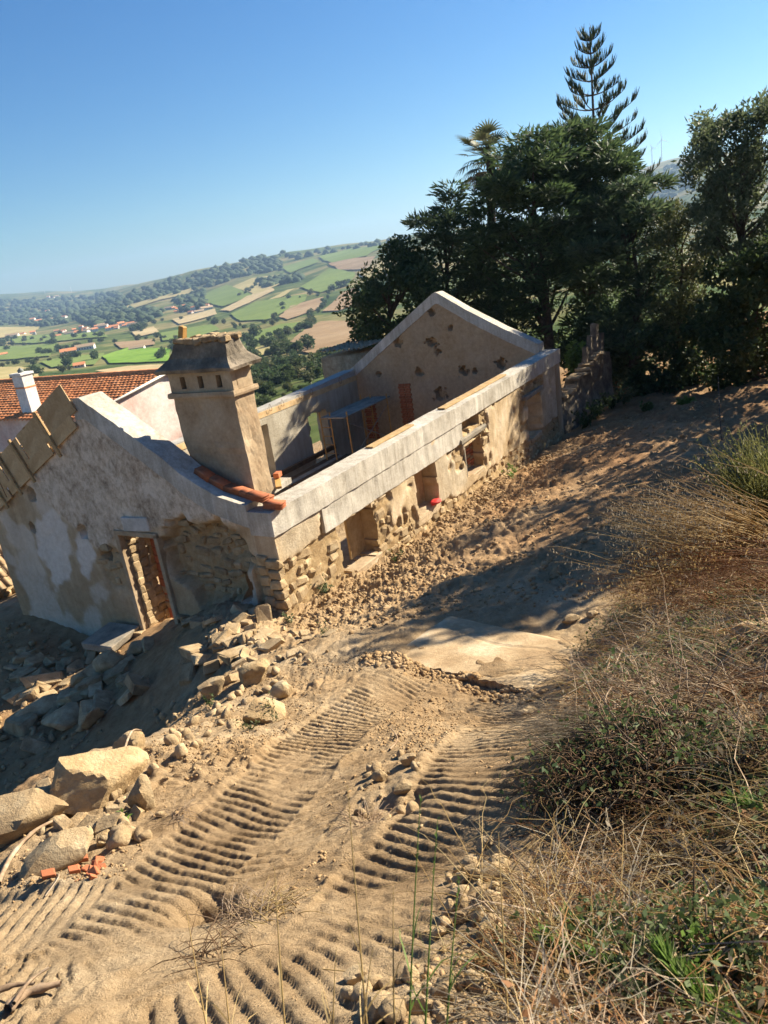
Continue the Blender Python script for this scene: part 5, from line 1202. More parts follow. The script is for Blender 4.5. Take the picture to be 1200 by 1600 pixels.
# trees just out of the picture on the right, whose shade lies across the path
def side_tree(x, y, ztop, R_, label, seed, dens=26, sy=1.0):
    r = np.random.default_rng(seed); z0 = gz(x, y); o = empty('broadleaf_tree', (x, y, z0 - .1)); tag(o, label, 'tree', 'trees shading the path'); lst = []
    for i in range(dens):
        c = unit(1, r)[0] * np.array([R_ * .75, R_ * .75 * sy, (ztop - z0) * .36]) * r.uniform(.3, 1) ** .5 + np.array([0, 0, (ztop - z0) * .62]); n = 260; d = unit(n, r); rad = R_ * r.uniform(.22, .4)
        lst.append(leaves_vf(c + d * rad * (r.uniform(.2, 1.05, n) ** .5)[:, None], d + unit(n, r), r.uniform(.16, .3, n), r.uniform(.1, .18, n), r))
    v, f = join_vf(lst); mesh_from('crown', v, f, M['leaf_mid'], o); v, f = tubes_vf([[[0, 0, 0], [.1, 0, (ztop - z0) * .35], [0, .1, (ztop - z0) * .75]]], [[.14, .11, .04]], 7); mesh_from('trunk', v, f, M['bark'], o, True)
side_tree(14.2, 16.6, 5.2, 2.5, 'leafy tree beside the path outside the right of the picture', 1, 40)
side_tree(15.6, 20.6, 4.0, 2.7, 'wide leafy tree beside the path beyond the first one', 2, 34)
side_tree(17.2, 25.8, 3.0, 3.0, 'wide leafy tree near the end of the path', 3, 34)
side_tree(10.6, 10.6, 0.35, 1.0, 'small leafy tree on the bank right of the slab', 4, 20)

# ------------------------------------------------------------------ stones on the ground
BM = {k: rock_mesh('boulder', 4, 500 + k, M['boulder'], planes=15 + k % 4, rough=.10, box_like=.8 if k % 2 else 0) for k in range(6)}
RM = {k: rock_mesh('rock', 3, 600 + k, M['stone'], planes=12 + k % 4, rough=.07, box_like=.74 if k % 2 else 0) for k in range(8)}
def rock(px, py, w, h, label, me, rz=None, dep=None, tilt=(0, 0), sink=.3, group=None, name='rock', cat='rock', mat=None):
    """a stone seen w by h pixels large, centred on the pixel"""
    p = on_ground(px, py + h * .35); D = p[1]; k = px_m(D) * np.linalg.norm(p) / max(D, .1) * .80
    W2 = w * k / 2 * 1.22; H2 = h * k / 2 * 1.2; dp = W2 * .75 if dep is None else dep * k / 2 * 1.2
    o = put(name, me, None, p + np.array([0, 0, H2 * (1 - sink) * .62]), (tilt[0], tilt[1], RNG.uniform(-.35, .35) if rz is None else rz), (W2, dp, H2))
    return tag(o, label, cat, group)
rock(35, 1268, 150, 92, 'large pale flat-topped block cut by the left edge', RM[1], .25, 110)
rock(160, 1205, 150, 105, 'biggest rounded earthy boulder at the crest of the bank', BM[0], .5, 120)
rock(210, 1165, 55, 40, 'rounded knob of rock at the upper end of the biggest boulder', BM[2], .1)
rock(225, 1232, 48, 74, 'upright standing stone right of the biggest boulder', RM[5], .3, 36, (0, .08), .15)
rock(192, 1246, 24, 22, 'small stone wedged at the left foot of the standing stone', RM[2])
rock(88, 1332, 112, 54, 'flat tilted slab of stone above the broken bricks', RM[3], .35, 80, (.25, -.15), .1)
rock(80, 1268, 60, 30, 'pale stone between the flat-topped block and the biggest boulder', RM[4], .2)
rock(200, 1297, 40, 20, 'small flat stone below the standing stone', RM[6], .3)
rock(165, 1305, 30, 26, 'brown lump of earth beside the tilted slab', BM[3])
rock(335, 1075, 56, 42, 'pale squared rock on the shaded edge of the bank', RM[7], .5, 46)
rock(400, 1050, 60, 46, 'pale rock at the top of the bank right of the squared one', BM[1], .2)
rock(412, 1100, 78, 52, 'low earthy boulder beside the upper track marks', BM[4], .2)
rock(445, 1072, 40, 34, 'pale stone above the low earthy boulder', RM[0], .4)
rock(180, 1030, 54, 40, 'sunlit angular rock nearest below the door', RM[0], .3, 44)
rock(145, 1052, 58, 34, 'sunlit flat rock left of the angular one', RM[2], .2, 46)
rock(143, 1068, 52, 34, 'sunlit squared rock lowest under the door', RM[7], .5)
rock(215, 1012, 40, 24, 'sunlit stone right below the door step', RM[4], .1)
rock(65, 1100, 88, 36, 'long sunlit layered rock in the dark yard', RM[3], .3, 50)
rock(102, 1120, 78, 34, 'grey flat slab in the shade of the yard', RM[5], .1, 60)
rock(150, 1120, 40, 44, 'thin shaded slab leaning on the bank', RM[6], .8, 20, (.5, 0))
rock(112, 1035, 36, 30, 'shaded brown stone in the rubble left of the sunlit rocks', RM[1])
rock(40, 1028, 34, 24, 'shaded brown rock by the foot of the gable', RM[2])
rock(550, 1487, 44, 36, 'square pale stone alone near the bottom of the picture', RM[7], .35, 40, (0, 0), .2)
rock(735, 1338, 40, 38, 'highest stone of the heap at the right track', RM[1], .3)
rock(768, 1345, 44, 34, 'pale stone right of the highest one in the heap', RM[3], .1)
rock(765, 1375, 48, 44, 'largest stone of the heap at the right track', RM[0], .3)
rock(700, 1392, 30, 32, 'left stone of the heap at the right track', RM[5], .5)
rock(718, 1412, 26, 26, 'lower stone of the heap at the right track', RM[6])
rock(685, 1425, 24, 26, 'small outlying stone left of the heap', RM[2])
rock(755, 1425, 30, 40, 'half buried brown stone below the heap', BM[5])
rock(758, 1298, 34, 22, 'stone just above the heap beside the track', RM[4])
rock(597, 1215, 26, 24, 'left pale stone in the middle of the tracks', RM[0])
rock(628, 1230, 38, 26, 'flat pale stone in the middle of the tracks', RM[3], .2)
rock(640, 1197, 36, 26, 'upper pale stone in the middle of the tracks', RM[7])
rock(885, 1145, 26, 40, 'slender pale shard lying below the bramble edge', RM[5], .5, 18, (0, .5))
rock(825, 1108, 40, 16, 'flat stone at the corner under the slab', RM[2], .1)
rock(893, 965, 36, 14, 'flat stone on the shaded part of the slab', RM[6], .3)
rock(925, 955, 22, 18, 'small stone by the grass at the end of the slab', RM[1])
rock(765, 990, 12, 8, 'little stone alone on the sunlit slab', RM[4])
rock(1180, 985, 80, 46, 'brown rock under dry grass at the right edge', RM[1], .2)
rock(1062, 1268, 34, 36, 'upright brown stone right of the dark brambles', RM[5], .3)
rock(1090, 1275, 30, 24, 'stone beside the upright brown one right of the brambles', RM[0])
rock(1120, 1450, 40, 36, 'dusty stone beside the leafy weeds at lower right', RM[2], .1)
rock(590, 1555, 60, 46, 'rough stone at the bottom edge among grass stalks', RM[4], .3)
rock(650, 1550, 54, 40, 'pale stone at the bottom edge right of the rough one', RM[6], .2)
rock(600, 1510, 30, 24, 'stone behind the rough one at the bottom edge', RM[1])
rock(690, 1535, 36, 30, 'brown stone at the bottom edge near the overgrown bank', RM[3])
rock(545, 1525, 28, 22, 'small stone below the square pale one', RM[0])
SMR = [rock_mesh('small_stone', 2, 700 + k, M['stone'], planes=7, rough=.08) for k in range(6)]
r8 = np.random.default_rng(33)
def small_stones(polys, group, label, smin, smax):
    for poly, n in polys:
        for px, py in scatter_poly(poly, n, r8):
            p = on_ground(px, py); s = r8.uniform(smin, smax) ** 1.0
            o = put('small_stone', SMR[int(r8.integers(0, 6))], None, p + np.array([0, 0, s * .25]), r8.uniform(-3, 3, 3), (s, s * r8.uniform(.6, 1), s * r8.uniform(.45, .8))); tag(o, label, 'stone', group)
small_stones([([(560, 1500), (760, 1480), (720, 1600), (520, 1600)], 34), ([(690, 1330), (800, 1330), (780, 1440), (690, 1450)], 34), ([(570, 1180), (660, 1180), (660, 1260), (560, 1270)], 22)], 'stones strewn along the right track', 'small broken stone strewn on the soil along the right track', .02, .055)
small_stones([([(240, 1110), (340, 1100), (480, 1000), (530, 1010), (420, 1110), (280, 1200)], 60), ([(60, 1250), (240, 1200), (260, 1300), (160, 1330), (60, 1330)], 34)], 'stones strewn along the crest of the bank', 'small broken stone among the boulders on the crest of the bank', .03, .10)
small_stones([([(0, 1000), (200, 1000), (140, 1160), (0, 1190)], 50), ([(250, 960), (430, 960), (420, 1010), (300, 1010)], 26)], 'rubble in the shaded yard', 'broken stone in the shaded rubble before the gable', .04, .14)
SLB = [block_stone('broken_slab', 900 + k, M['stone'], .14, .3) for k in range(6)]
def slabs(polys, group, label, smin, smax):
    for poly, n in polys:
        for px, py in scatter_poly(poly, n, r8):
            p = on_ground(px, py); s = r8.uniform(smin, smax)
            o = put('broken_slab', SLB[int(r8.integers(0, 6))], None, p + np.array([0, 0, s * .18]), (r8.normal(0, .3), r8.normal(0, .3), r8.uniform(0, 6)), (s, s * r8.uniform(.5, .9), s * r8.uniform(.18, .5))); tag(o, label, 'stone', group, 'thing')
slabs([([(10, 1010), (230, 990), (240, 1050), (170, 1110), (20, 1130)], 46)], 'broken slabs before the gable', 'angular broken slab in the heap before the gable', .08, .24)
slabs([([(0, 1030), (120, 1010), (240, 1060), (200, 1130), (60, 1190), (0, 1190)], 16)], 'large slabs in the yard', 'large pale broken slab lying in the yard below the door', .2, .42)
slabs([([(300, 1000), (430, 985), (440, 1040), (360, 1080), (290, 1060)], 16)], 'slabs on the bank', 'broken slab half buried in the bank below the cavity', .10, .28)
slabs([([(270, 960), (430, 950), (430, 1000), (330, 1010)], 26)], 'broken slabs at the foot of the cavity', 'angular broken slab at the foot of the ragged cavity', .06, .20)
slabs([([(440, 960), (560, 960), (530, 1010), (400, 1060), (330, 1090), (380, 1020)], 28)], 'rubble at the corner of the house', 'pale angular stone in the rubble at the near corner of the house', .04, .15)
slabs([([(0, 1250), (130, 1230), (250, 1260), (230, 1310), (100, 1310), (0, 1330)], 26)], 'rubble among the boulders', 'pale angular stone between the big boulders at the left', .03, .10)
# broken red bricks below the tilted slab
BF = [block_stone('brick_fragment', 800 + k, M['brick'], .15, .35) for k in range(4)]
for i in range(14):
    px, py = r8.normal(142, 15), r8.normal(1358, 9); p = on_ground(px, py); s = r8.uniform(.008, .026)
    tag(put('brick_fragment', BF[i % 4], None, p + np.array([0, 0, s * .5]), r8.uniform(-1, 1, 3), (s * 1.3, s, s * .7)), 'red brick fragment in the little heap under the tilted slab', 'brick', 'broken red bricks')
for px, py, s, lab in [(128, 1342, .034, 'largest piece of broken red brick on the little heap'), (80, 1378, .036, 'red brick end half hidden below the tilted slab'), (118, 1365, .03, 'pale-edged brick piece at the left of the little heap')]:
    p = on_ground(px, py); tag(put('brick_fragment', BF[0], None, p + np.array([0, 0, .04]), (.3, .2, .4), (s, s * .8, s * .5)), lab, 'brick')
# loose soil: clods and gravel, uncountable
def scatter_mass(name, n, sampler, smin, smax, m, label, cat, seed, sub=1, sink=.15):
    r = np.random.default_rng(seed); xy = sampler(n, r); z = zfull(xy[:, 0], xy[:, 1]); s = smin * (smax / smin) ** (r.uniform(0, 1, len(xy)) ** 3.0); V, Fc = ICO[sub]
    base = np.stack([V * (1 + r.uniform(-.42, .42, len(V)))[:, None] for _ in range(12)]); k = r.integers(0, 12, len(xy)); a = r.uniform(0, 6.28, len(xy)); ca, sa = np.cos(a), np.sin(a)
    vv = base[k] * (s[:, None, None] * np.stack([r.uniform(.7, 1.2, len(xy)), r.uniform(.6, 1, len(xy)), r.uniform(.45, .85, len(xy))], 1)[:, None])
    x = vv[..., 0] * ca[:, None] - vv[..., 1] * sa[:, None]; y = vv[..., 0] * sa[:, None] + vv[..., 1] * ca[:, None]
    P = np.stack([x + xy[:, 0:1], y + xy[:, 1:2], vv[..., 2] + z[:, None] + s[:, None] * sink], -1)
    F = (Fc[None] + (np.arange(len(xy)) * len(V))[:, None, None]).reshape(-1, 3)
    return tag(mesh_from(name, P.reshape(-1, 3), F, m), label, cat, kind='stuff')
V0 = np.array([[0, 0, 1], [1, 0, 0], [0, 1, 0], [-1, 0, 0], [0, -1, 0], [0, 0, -1.]]) ; ICO[0] = (V0 * .9, np.array([(0, 1, 2), (0, 2, 3), (0, 3, 4), (0, 4, 1), (5, 2, 1), (5, 3, 2), (5, 4, 3), (5, 1, 4)]))
def s_wall(n, r):
    s = r.uniform(-.6, 13, n * 2); w = -np.abs(r.normal(0, 1.1, n * 2)) - .12
    xy = np.stack([HP[0] + HN[0] * s + HM[0] * w, HP[1] + HN[1] * s + HM[1] * w], 1)
    k = noise(xy[:, 0], xy[:, 1], s=.5, seed=200) + r.uniform(-.7, .7, n * 2) > -.1; return xy[k][:n]
scatter_mass('soil_clods', 8000, s_wall, .010, .06, M['clod'], 'loose crumbly orange soil banked along the long wall', 'soil', 41, 1)
def s_fore(n, r):
    x = r.uniform(-3.6, 1.8, n * 4); y = .9 + 8 * r.uniform(0, 1, n * 4) ** 1.5; k = noise(x, y, s=.7, seed=201) + .5 * noise(x, y, s=.2, seed=202) + r.uniform(-.6, .6, n * 4) > .15
    for P, w, a, st in TW[:5]:
        dd, al, sd = polyline_dist(x, y, P); k &= ~((dd < w * .52) & (al > 0) & (r.uniform(0, 1, n * 4) > .09))
    k &= ~in_poly(x, y, SLAB_XY); return np.stack([x, y], 1)[k][:n]
scatter_mass('gravel', 30000, s_fore, .004, .024, M['clod'], 'crumbs of dry soil and gravel between the track marks', 'gravel', 42, 0)
def s_edge(n, r):
    a, b_ = np.array(SLAB_XY[0]), np.array(SLAB_XY[1]); t_ = r.uniform(-.03, 1.05, n)[:, None]; d_ = (b_ - a) / np.linalg.norm(b_ - a); nn = np.array([d_[1], -d_[0]]); return a + (b_ - a) * t_ + nn * (np.abs(r.normal(0, .17, n)) - .05)[:, None]
scatter_mass('crumbled_soil', 3000, s_edge, .006, .05, M['clod'], 'crumbled earth under the broken edge of the slab', 'soil', 43, 1)
def s_yard(n, r): 
    q = scatter_poly([(-10, 18), (-5.5, 14.5), (-5.2, 9), (-5.4, 6.5), (-7, 5), (-11, 10)], n, r); return q
scatter_mass('rubble', 3000, s_yard, .012, .10, M['clod'], 'fine rubble and broken mortar covering the shaded yard', 'rubble', 44, 1)

def s_path(n, r):
    y = r.uniform(9.5, 27, n * 2); x = np.interp(y, [9, 15, 20, 27], [.3, 2.6, 5.2, 8.6]) + r.uniform(-1.5, 4.5, n * 2); s, w = house_sw(x, y); k = (w < -.3) & (noise(x, y, s=.6, seed=203) + r.uniform(-.6, .6, n * 2) > 0); return np.stack([x, y], 1)[k][:n]
scatter_mass('path_clods', 6000, s_path, .012, .07, M['clod'], 'clods of turned earth on the shaded path', 'soil', 45, 1)
# ------------------------------------------------------------------ grass, weeds, brambles
def bank_pts(n, r, y0=.7, y1=14, depth=5.0, off=.05):
    y = y0 + (y1 - y0) * r.uniform(0, 1, n) ** 1.35; x = bank_x(y) + off + depth * r.uniform(0, 1, n) ** 1.3 * (.4 + y / 10); return np.stack([x, y], 1)
def bend_paths(base, dirs, L, K=5, droop=.35, wob=.03, r=RNG):
    t_ = np.linspace(0, 1, K); dirs = dirs / (np.linalg.norm(dirs, axis=1)[:, None] + 1e-9)
    P = base[:, None] + dirs[:, None] * (t_[None, :, None] * L[:, None, None]); P[..., 2] -= droop * (t_ ** 2)[None] * L[:, None]
    return P + r.normal(0, 1, P.shape) * wob * L[:, None, None] * t_[None, :, None]
def lying_mass(name, n, m, label, seed, y1=14, Lr=(.15, .5), wr=(.0012, .0030), lift=.05, depth=5.0, y0=.7, az=None, cat='grass', mask=None):
    r = np.random.default_rng(seed); xy = bank_pts(n, r, y0, y1, depth)
    if mask: xy = xy[mask(xy, r)]
    for bx_, by_, br_ in ((.85, 2.75, .42), (1.25, 3.0, .4)): xy = xy[(np.hypot(xy[:, 0] - bx_, xy[:, 1] - by_) > br_ * .9) | (r.random(len(xy)) < .12)]
    xy = xy[noise(xy[:, 0], xy[:, 1], s=.45, seed=seed + 300) + r.uniform(-.4, .4, len(xy)) > -.12]
    n = len(xy); b_ = np.c_[xy, zfull(xy[:, 0], xy[:, 1]) + r.uniform(0, lift, n) * (.5 + .5 * noise(xy[:, 0], xy[:, 1], s=.4, seed=seed))]
    a = r.uniform(0, 6.28, n) if az is None else r.normal(az, .7, n); d = np.stack([np.cos(a), np.sin(a), r.uniform(.0, .55, n)], 1); L = r.uniform(*Lr, n)
    P = bend_paths(b_, d, L, 5, .35, .06, r); s = 1 + xy[:, 1] * .10; w = r.uniform(*wr, n)[:, None] * s[:, None] * np.array([.8, 1, .9, .7, .2])
    v, f = blades_vf(P, w); return tag(mesh_from(name, v, f, m), label, cat, kind='stuff')
lying_mass('dry_grass', 19000, M['straw_grey'], 'bleached dead grass matted over the right bank', 61, lift=.12)
lying_mass('dry_grass', 15000, M['straw_rust'], 'rusty brown dead grass matted over the right bank', 62, lift=.10)
lying_mass('dry_grass', 11000, M['straw'], 'golden straw lying over the right bank', 63, lift=.14, Lr=(.2, .6))
lying_mass('green_grass', 5200, M['leaf_weed'], 'thin green blades among the dead grass of the bank', 64, lift=.1, Lr=(.12, .4), mask=lambda q, r: noise(q[:, 0], q[:, 1], s=.8, seed=210) > .15)
lying_mass('twig_litter', 4200, M['twig'], 'dry twigs and stalks littering the right bank', 65, lift=.16, Lr=(.15, .55), wr=(.0018, .0045), cat='twigs')
def leaf_litter(name, n, m, label, seed, Lr, lift, mask, y1=12, depth=4.5):
    r = np.random.default_rng(seed); xy = bank_pts(n * 3, r, .7, y1, depth); xy = xy[mask(xy)][:n]; n = len(xy); C = np.c_[xy, zfull(xy[:, 0], xy[:, 1]) + r.uniform(.02, lift, n)]
    d = unit(n, r); d[:, 2] = np.abs(d[:, 2]) * .6; L = r.uniform(*Lr, n); v, f = leaves_vf(C, d, L, L * r.uniform(.4, .65, n), r); return tag(mesh_from(name, v, f, m), label, 'leaves', kind='stuff')
leaf_litter('ground_leaves', 14000, M['leaf_weed'], 'small green weed leaves scattered through the bank', 66, (.014, .036), .16, lambda q: noise(q[:, 0], q[:, 1], s=.55, seed=220) > .05)
leaf_litter('dead_leaves', 5000, M['straw_rust'], 'small dead leaves caught in the bank litter', 67, (.012, .035), .12, lambda q: noise(q[:, 0], q[:, 1], s=.5, seed=221) > -.2)

def bramble(px, py, wpx, h, label, seed, nt=160, nl=700, lm='leaf_mid', tm='twig'):
    r = np.random.default_rng(seed); p = on_ground(px, py); R_ = wpx * px_m(p[1]) * np.linalg.norm(p) / p[1] * .8 / 2; o = empty('bramble', p); tag(o, label, 'bramble'); 
    a = r.uniform(0, 6.28, nt); rr_ = R_ * r.uniform(0, 1, nt) ** .5; b_ = np.stack([rr_ * np.cos(a), rr_ * np.sin(a), np.zeros(nt)], 1); b_[:, 2] = zfull(b_[:, 0] + p[0], b_[:, 1] + p[1]) - p[2] + r.uniform(-.02, h * .5, nt)
    d = unit(nt, r); d[:, 2] = np.abs(d[:, 2]) * .7; P = bend_paths(b_, d, r.uniform(.5, 1.3, nt) * R_ * .9, 8, .5, .05, r)
    v, f = tubes_vf(P, np.tile(np.linspace(.0036, .0010, 8), (nt, 1)) * r.uniform(.6, 1.5, (nt, 1)), 4); mesh_from('canes', v, f, M[tm], o)
    k = r.integers(0, nt, nl); j = r.integers(2, 8, nl); C = P[k, j] + r.normal(0, .02, (nl, 3)); L = r.uniform(.012, .030, nl) * min(1.6, .35 + .28 * np.linalg.norm(p)); v, f = leaves_vf(C, unit(nl, r) + np.array([0, 0, .4]), L, L * .6, r); mesh_from('leaves', v, f, M[lm], o); return o
bramble(955, 1225, 240, .32, 'dark tangled bramble mound spilling over the edge of the track', 1, 760, 1300, 'leaf_weed', 'wood_dark')
bramble(1060, 1180, 210, .28, 'leafy bramble behind the dark mound under the bleached stalks', 2, 320, 1100, 'leaf_weed')
bramble(900, 1180, 110, .16, 'small green bramble at the left foot of the dark mound', 3, 90, 420, 'leaf_weed')
bramble(1000, 1080, 170, .22, 'grey dead bramble above the dark mound', 4, 260, 260, 'leaf_weed', 'twig')
bramble(1150, 1190, 140, .3, 'shaded bramble at the right edge with a few bright leaves', 5, 200, 620, 'leaf_mid', 'wood_dark')
bramble(1080, 1010, 150, .2, 'thin bramble with light leaves beside the dry oat clump', 6, 120, 360, 'leaf_weed')
bramble(950, 1000, 110, .2, 'sparse green weed patch at the edge of the slab', 7, 90, 420, 'leaf_weed', 'straw')
bramble(1020, 1470, 220, .14, 'dark green weed mat beside the pale shoots at lower right', 8, 140, 1800, 'leaf_weed')
bramble(820, 1480, 150, .14, 'brown dead weed tangle left of the pale shoots', 9, 240, 200, 'leaf_weed', 'straw_rust')
def stalks(name, px, py, n, spread, Lr, m, label, seed, az=0., lean=.35, heads=0, hm=None, droop=.25, w=.0035, cat='grass', group=None, azs=.35):
    """a clump of dry stems, some with drooping seed heads"""
    r = np.random.default_rng(seed); p = on_ground(px, py); o = empty(name, p); tag(o, label, cat, group); a = r.normal(az, azs, n); b_ = np.c_[r.normal(0, spread, (n, 2)), np.zeros(n)]
    b_[:, 2] = zfull(b_[:, 0] + p[0], b_[:, 1] + p[1]) - p[2]; d = np.stack([np.cos(a) * lean, np.sin(a) * lean, np.ones(n)], 1) + r.normal(0, .12, (n, 3)); P = bend_paths(b_, d, r.uniform(*Lr, n), 8, droop, .015, r)
    v, f = tubes_vf(P, np.tile(np.linspace(w, w * .3, 8), (n, 1)), 3); mesh_from('stems', v, f, M[m], o)
    if heads:
        k = np.repeat(np.arange(n), heads); t_ = r.uniform(.62, 1.0, len(k)); i = np.minimum((t_ * 7).astype(int), 6); q = (t_ * 7 - i)[:, None]; C = P[k, i] * (1 - q) + P[k, i + 1] * q + r.normal(0, .02, (len(k), 3)) - np.array([0, 0, .02])
        v, f = leaves_vf(C, np.array([0, 0, -1.]) + .6 * unit(len(k), r), r.uniform(.025, .05, len(k)), r.uniform(.008, .015, len(k)), r); tag(mesh_from('seed_heads', v, f, M[hm or m], o), kind='stuff')
    return o
# the big leaning clump of wild oats
WEST = math.pi
stalks('wild_oat_clump', 1190, 860, 240, .28, (1.1, 2.0), 'straw', 'big clump of golden wild oats leaning left over the path', 1, WEST, 1.5, 12, 'straw_grey', .14, .0055)
stalks('wild_oat_clump', 1165, 895, 160, .26, (.7, 1.5), 'straw_rust', 'rusty oat clump under the big golden one', 2, WEST, 2.2, 8, 'straw', .25, .005)
stalks('wild_oat_clump', 1205, 930, 260, .28, (.4, .9), 'straw_rust', 'reddish dry grass clump at the right edge below the oats', 3, WEST, .9, 0, None, .5)
stalks('wild_oat_clump', 1120, 790, 26, .2, (.6, 1.1), 'straw_grey', 'thin pale oat stems standing left of the broom bush', 4, WEST, .9, 9, 'straw_grey', .3)
stalks('dead_stalks', 1010, 1150, 150, .10, (.5, .85), 'straw_grey', 'flattened sheaf of bleached stalks on the bramble', 5, WEST, 3.5, 0, None, .12, .003, azs=.2)
stalks('dead_stalks', 1130, 1080, 60, .16, (.4, .9), 'twig', 'grey upright dead stalks behind the sheaf', 6, WEST, 1.2, 0, None, .15, .004)
stalks('dead_stalks', 1120, 1310, 60, .25, (.3, .7), 'straw', 'long straw stems lying toward the brambles at right', 7, WEST, 2.5, 0, None, .3, .0025)
stalks('dead_stalks', 850, 1400, 70, .25, (.3, .8), 'straw', 'long straw stems lying on the bank edge above the bottom', 8, .9, 2.0, 0, None, .4, .0022, azs=1.2)
stalks('dead_stalks', 1050, 1130, 24, .3, (.5, 1.0), 'twig', 'crooked grey twigs standing in the brambles', 9, 2.0, .6, 0, None, .2, .004, azs=1.5)
tuft_px = [(1060, 930), (1100, 960), (1140, 1000), (1000, 990), (1180, 1060), (1190, 1120), (1050, 1020), (985, 1110), (1150, 1340), (1190, 1400), (1000, 1370), (930, 1390), (880, 1520), (940, 1570), (820, 1580), (1170, 1290), (1100, 1240), (1185, 1200)]
tuft_where = ['left below the oats', 'below the middle of the oats', 'above the brown rock at the right edge', 'beside the end of the slab', 'under the brown rock at the right edge', 'above the shaded bramble at the right edge', 'between oats and dead bramble', 'on the dead bramble', 'on the bare soil at the right', 'at the right edge above the leafy weeds', 'above the weed mat at lower right', 'left of the weed mat', 'by the yellow green shoot', 'below the yellow green shoot', 'in the lower corner of the bank edge', 'by the bright grassy sprig', 'right of the dark brambles', 'over the shaded bramble at the right edge']
for i, (px, py) in enumerate(tuft_px):
    stalks('grass_tuft', px, py, 70, .10, (.15, .5), ('straw', 'straw_rust', 'straw_grey')[i % 3], ('golden', 'rusty', 'bleached')[i % 3] + ' dry grass tuft ' + tuft_where[i], 400 + i, WEST + RNG.normal(0, .8), 1.2, 2 if i % 2 else 0, 'straw_grey', .35, .0022, azs=1.0, cat='tuft')
# thin stalks rising right before the camera
gl = [(575, 1640, 520, .62, 'straw', 'pale tall grass stalk rising at the bottom centre'), (640, 1650, 660, .55, 'leaf_bright', 'green grass stalk right of the pale one at the bottom'), (665, 1650, 690, .50, 'leaf_bright', 'second green grass stalk at the bottom'),
      (450, 1660, 395, .45, 'straw', 'slanting golden stalk left of the bottom centre'), (330, 1660, 210, .42, 'straw', 'long bent golden stalk at the bottom left of centre'), (360, 1660, 285, .38, 'straw', 'short golden stalk by the bent one at the bottom'),
      (515, 1660, 520, .30, 'straw', 'short straw at the bottom centre'), (560, 1660, 610, .28, 'straw', 'short straw right of the bottom centre'), (700, 1650, 735, .36, 'leaf_bright', 'thin green stalk by the bank at the bottom'), (800, 1650, 760, .40, 'straw', 'straw stem leaning over the bank at the bottom'), (620, 1655, 600, .36, 'straw', 'thin pale stalk between the green ones at the bottom')]
for i, (px, py, tx, L, m_, lab) in enumerate(gl):
    p = on_ground(px, py); d = at(tx, 1000, p[1] * 1.35) - p; d = d / np.linalg.norm(d); q = np.linspace(0, 1, 9)[:, None]; P = d * q * L * 1.15 + np.array([0, 0, -.06]) * q ** 2
    o = empty('grass_stalk', p); tag(o, lab, 'grass'); v, f = tubes_vf([P], [np.linspace(.0030, .0008, 9)], 4); mesh_from('stem', v, f, M[m_], o)
    if i in (0, 1, 2, 8): n = 12; t_ = RNG.uniform(.7, 1, n)[:, None]; C = d * t_ * L * 1.15 + np.array([0, 0, -.06]) * t_ ** 2; v, f = leaves_vf(C, d + .5 * unit(n), .014, .004); tag(mesh_from('seed_head', v, f, M[m_], o), kind='stuff')
    n = 3; C = d * np.array([[.15], [.3], [.4]]) * L; v, f = blades_vf(bend_paths(C, d + .5 * unit(n), np.full(n, .16), 5, .5, .02), np.tile([.004, .005, .004, .003, .001], (n, 1))); mesh_from('blade', v, f, M[m_], o)
# tufts in the tracks
for px, py, n, lab, m_ in [(575, 1100, 26, 'small dark tuft casting its shadow in the upper track', 'wood_dark'), (570, 1275, 60, 'dead thistle tuft in the middle of the tracks', 'twig'), (380, 1420, 120, 'dry grass tuft over the hole at the lower left', 'twig'), (430, 1410, 60, 'straw tuft right of the hole at the lower left', 'straw'), (330, 1480, 40, 'dark stubble below the hole at the lower left', 'wood_dark'), (285, 1275, 50, 'brown dead tuft right of the standing stone', 'twig')]:
    stalks('dry_tuft', px, py, n, .06, (.08, .26), m_, lab, px, 1.5, 1.4, 0, None, .5, .0025, azs=2.5, cat='tuft')
# weeds along the crest and the wall foot
def weed(px, py, h, n, m_, label, seed, Lr=(.02, .05), name='weed', cat='weed', group=None, wide=.6):
    r = np.random.default_rng(seed); p = on_ground(px, py); o = empty(name, p); tag(o, label, cat, group); k = max(4, n // 16); d = unit(k, r) * np.array([wide, wide, .3]) + np.array([0, 0, .8]); P = bend_paths(np.zeros((k, 3)), d, r.uniform(.5, 1, k) * h, 6, .25, .04, r)
    v, f = tubes_vf(P, np.tile(np.linspace(.004, .001, 6), (k, 1)), 3); mesh_from('stems', v, f, M[m_], o); i = r.integers(0, k, n); j = r.integers(1, 6, n); L = r.uniform(*Lr, n)
    v, f = leaves_vf(P[i, j] + r.normal(0, .01, (n, 3)), unit(n, r) + np.array([0, 0, .3]), L, L * r.uniform(.35, .6, n), r); mesh_from('leaves', v, f, M[m_], o); return o
weed(330, 1105, .25, 60, 'leaf_weed', 'small green weed among the stones of the bank crest', 1); weed(430, 1120, .4, 110, 'leaf_olive', 'feathery yellow weed beside the low earthy boulder', 2, (.015, .04)); weed(395, 1140, .3, 80, 'leaf_olive', 'feathery weed left of the yellow one', 3, (.015, .04))
weed(455, 975, .35, 70, 'leaf_grey', 'pale leafed weed at the near corner of the house', 4, (.04, .08)); weed(185, 1283, .12, 30, 'leaf_bright', 'tiny fresh plant at the foot of the standing stone', 5); weed(505, 1000, .3, 50, 'leaf_weed', 'weed in the rubble at the corner of the long wall', 6)
weed(510, 930, .7, 200, 'leaf_grey', 'grey green climber on the corner of the long wall', 7, (.04, .09)); weed(620, 880, .4, 90, 'leaf_weed', 'weed below the sill of the first window', 8, (.03, .07)); weed(690, 800, .35, 90, 'leaf_olive', 'weed at the wall foot between the windows', 9, (.03, .07))
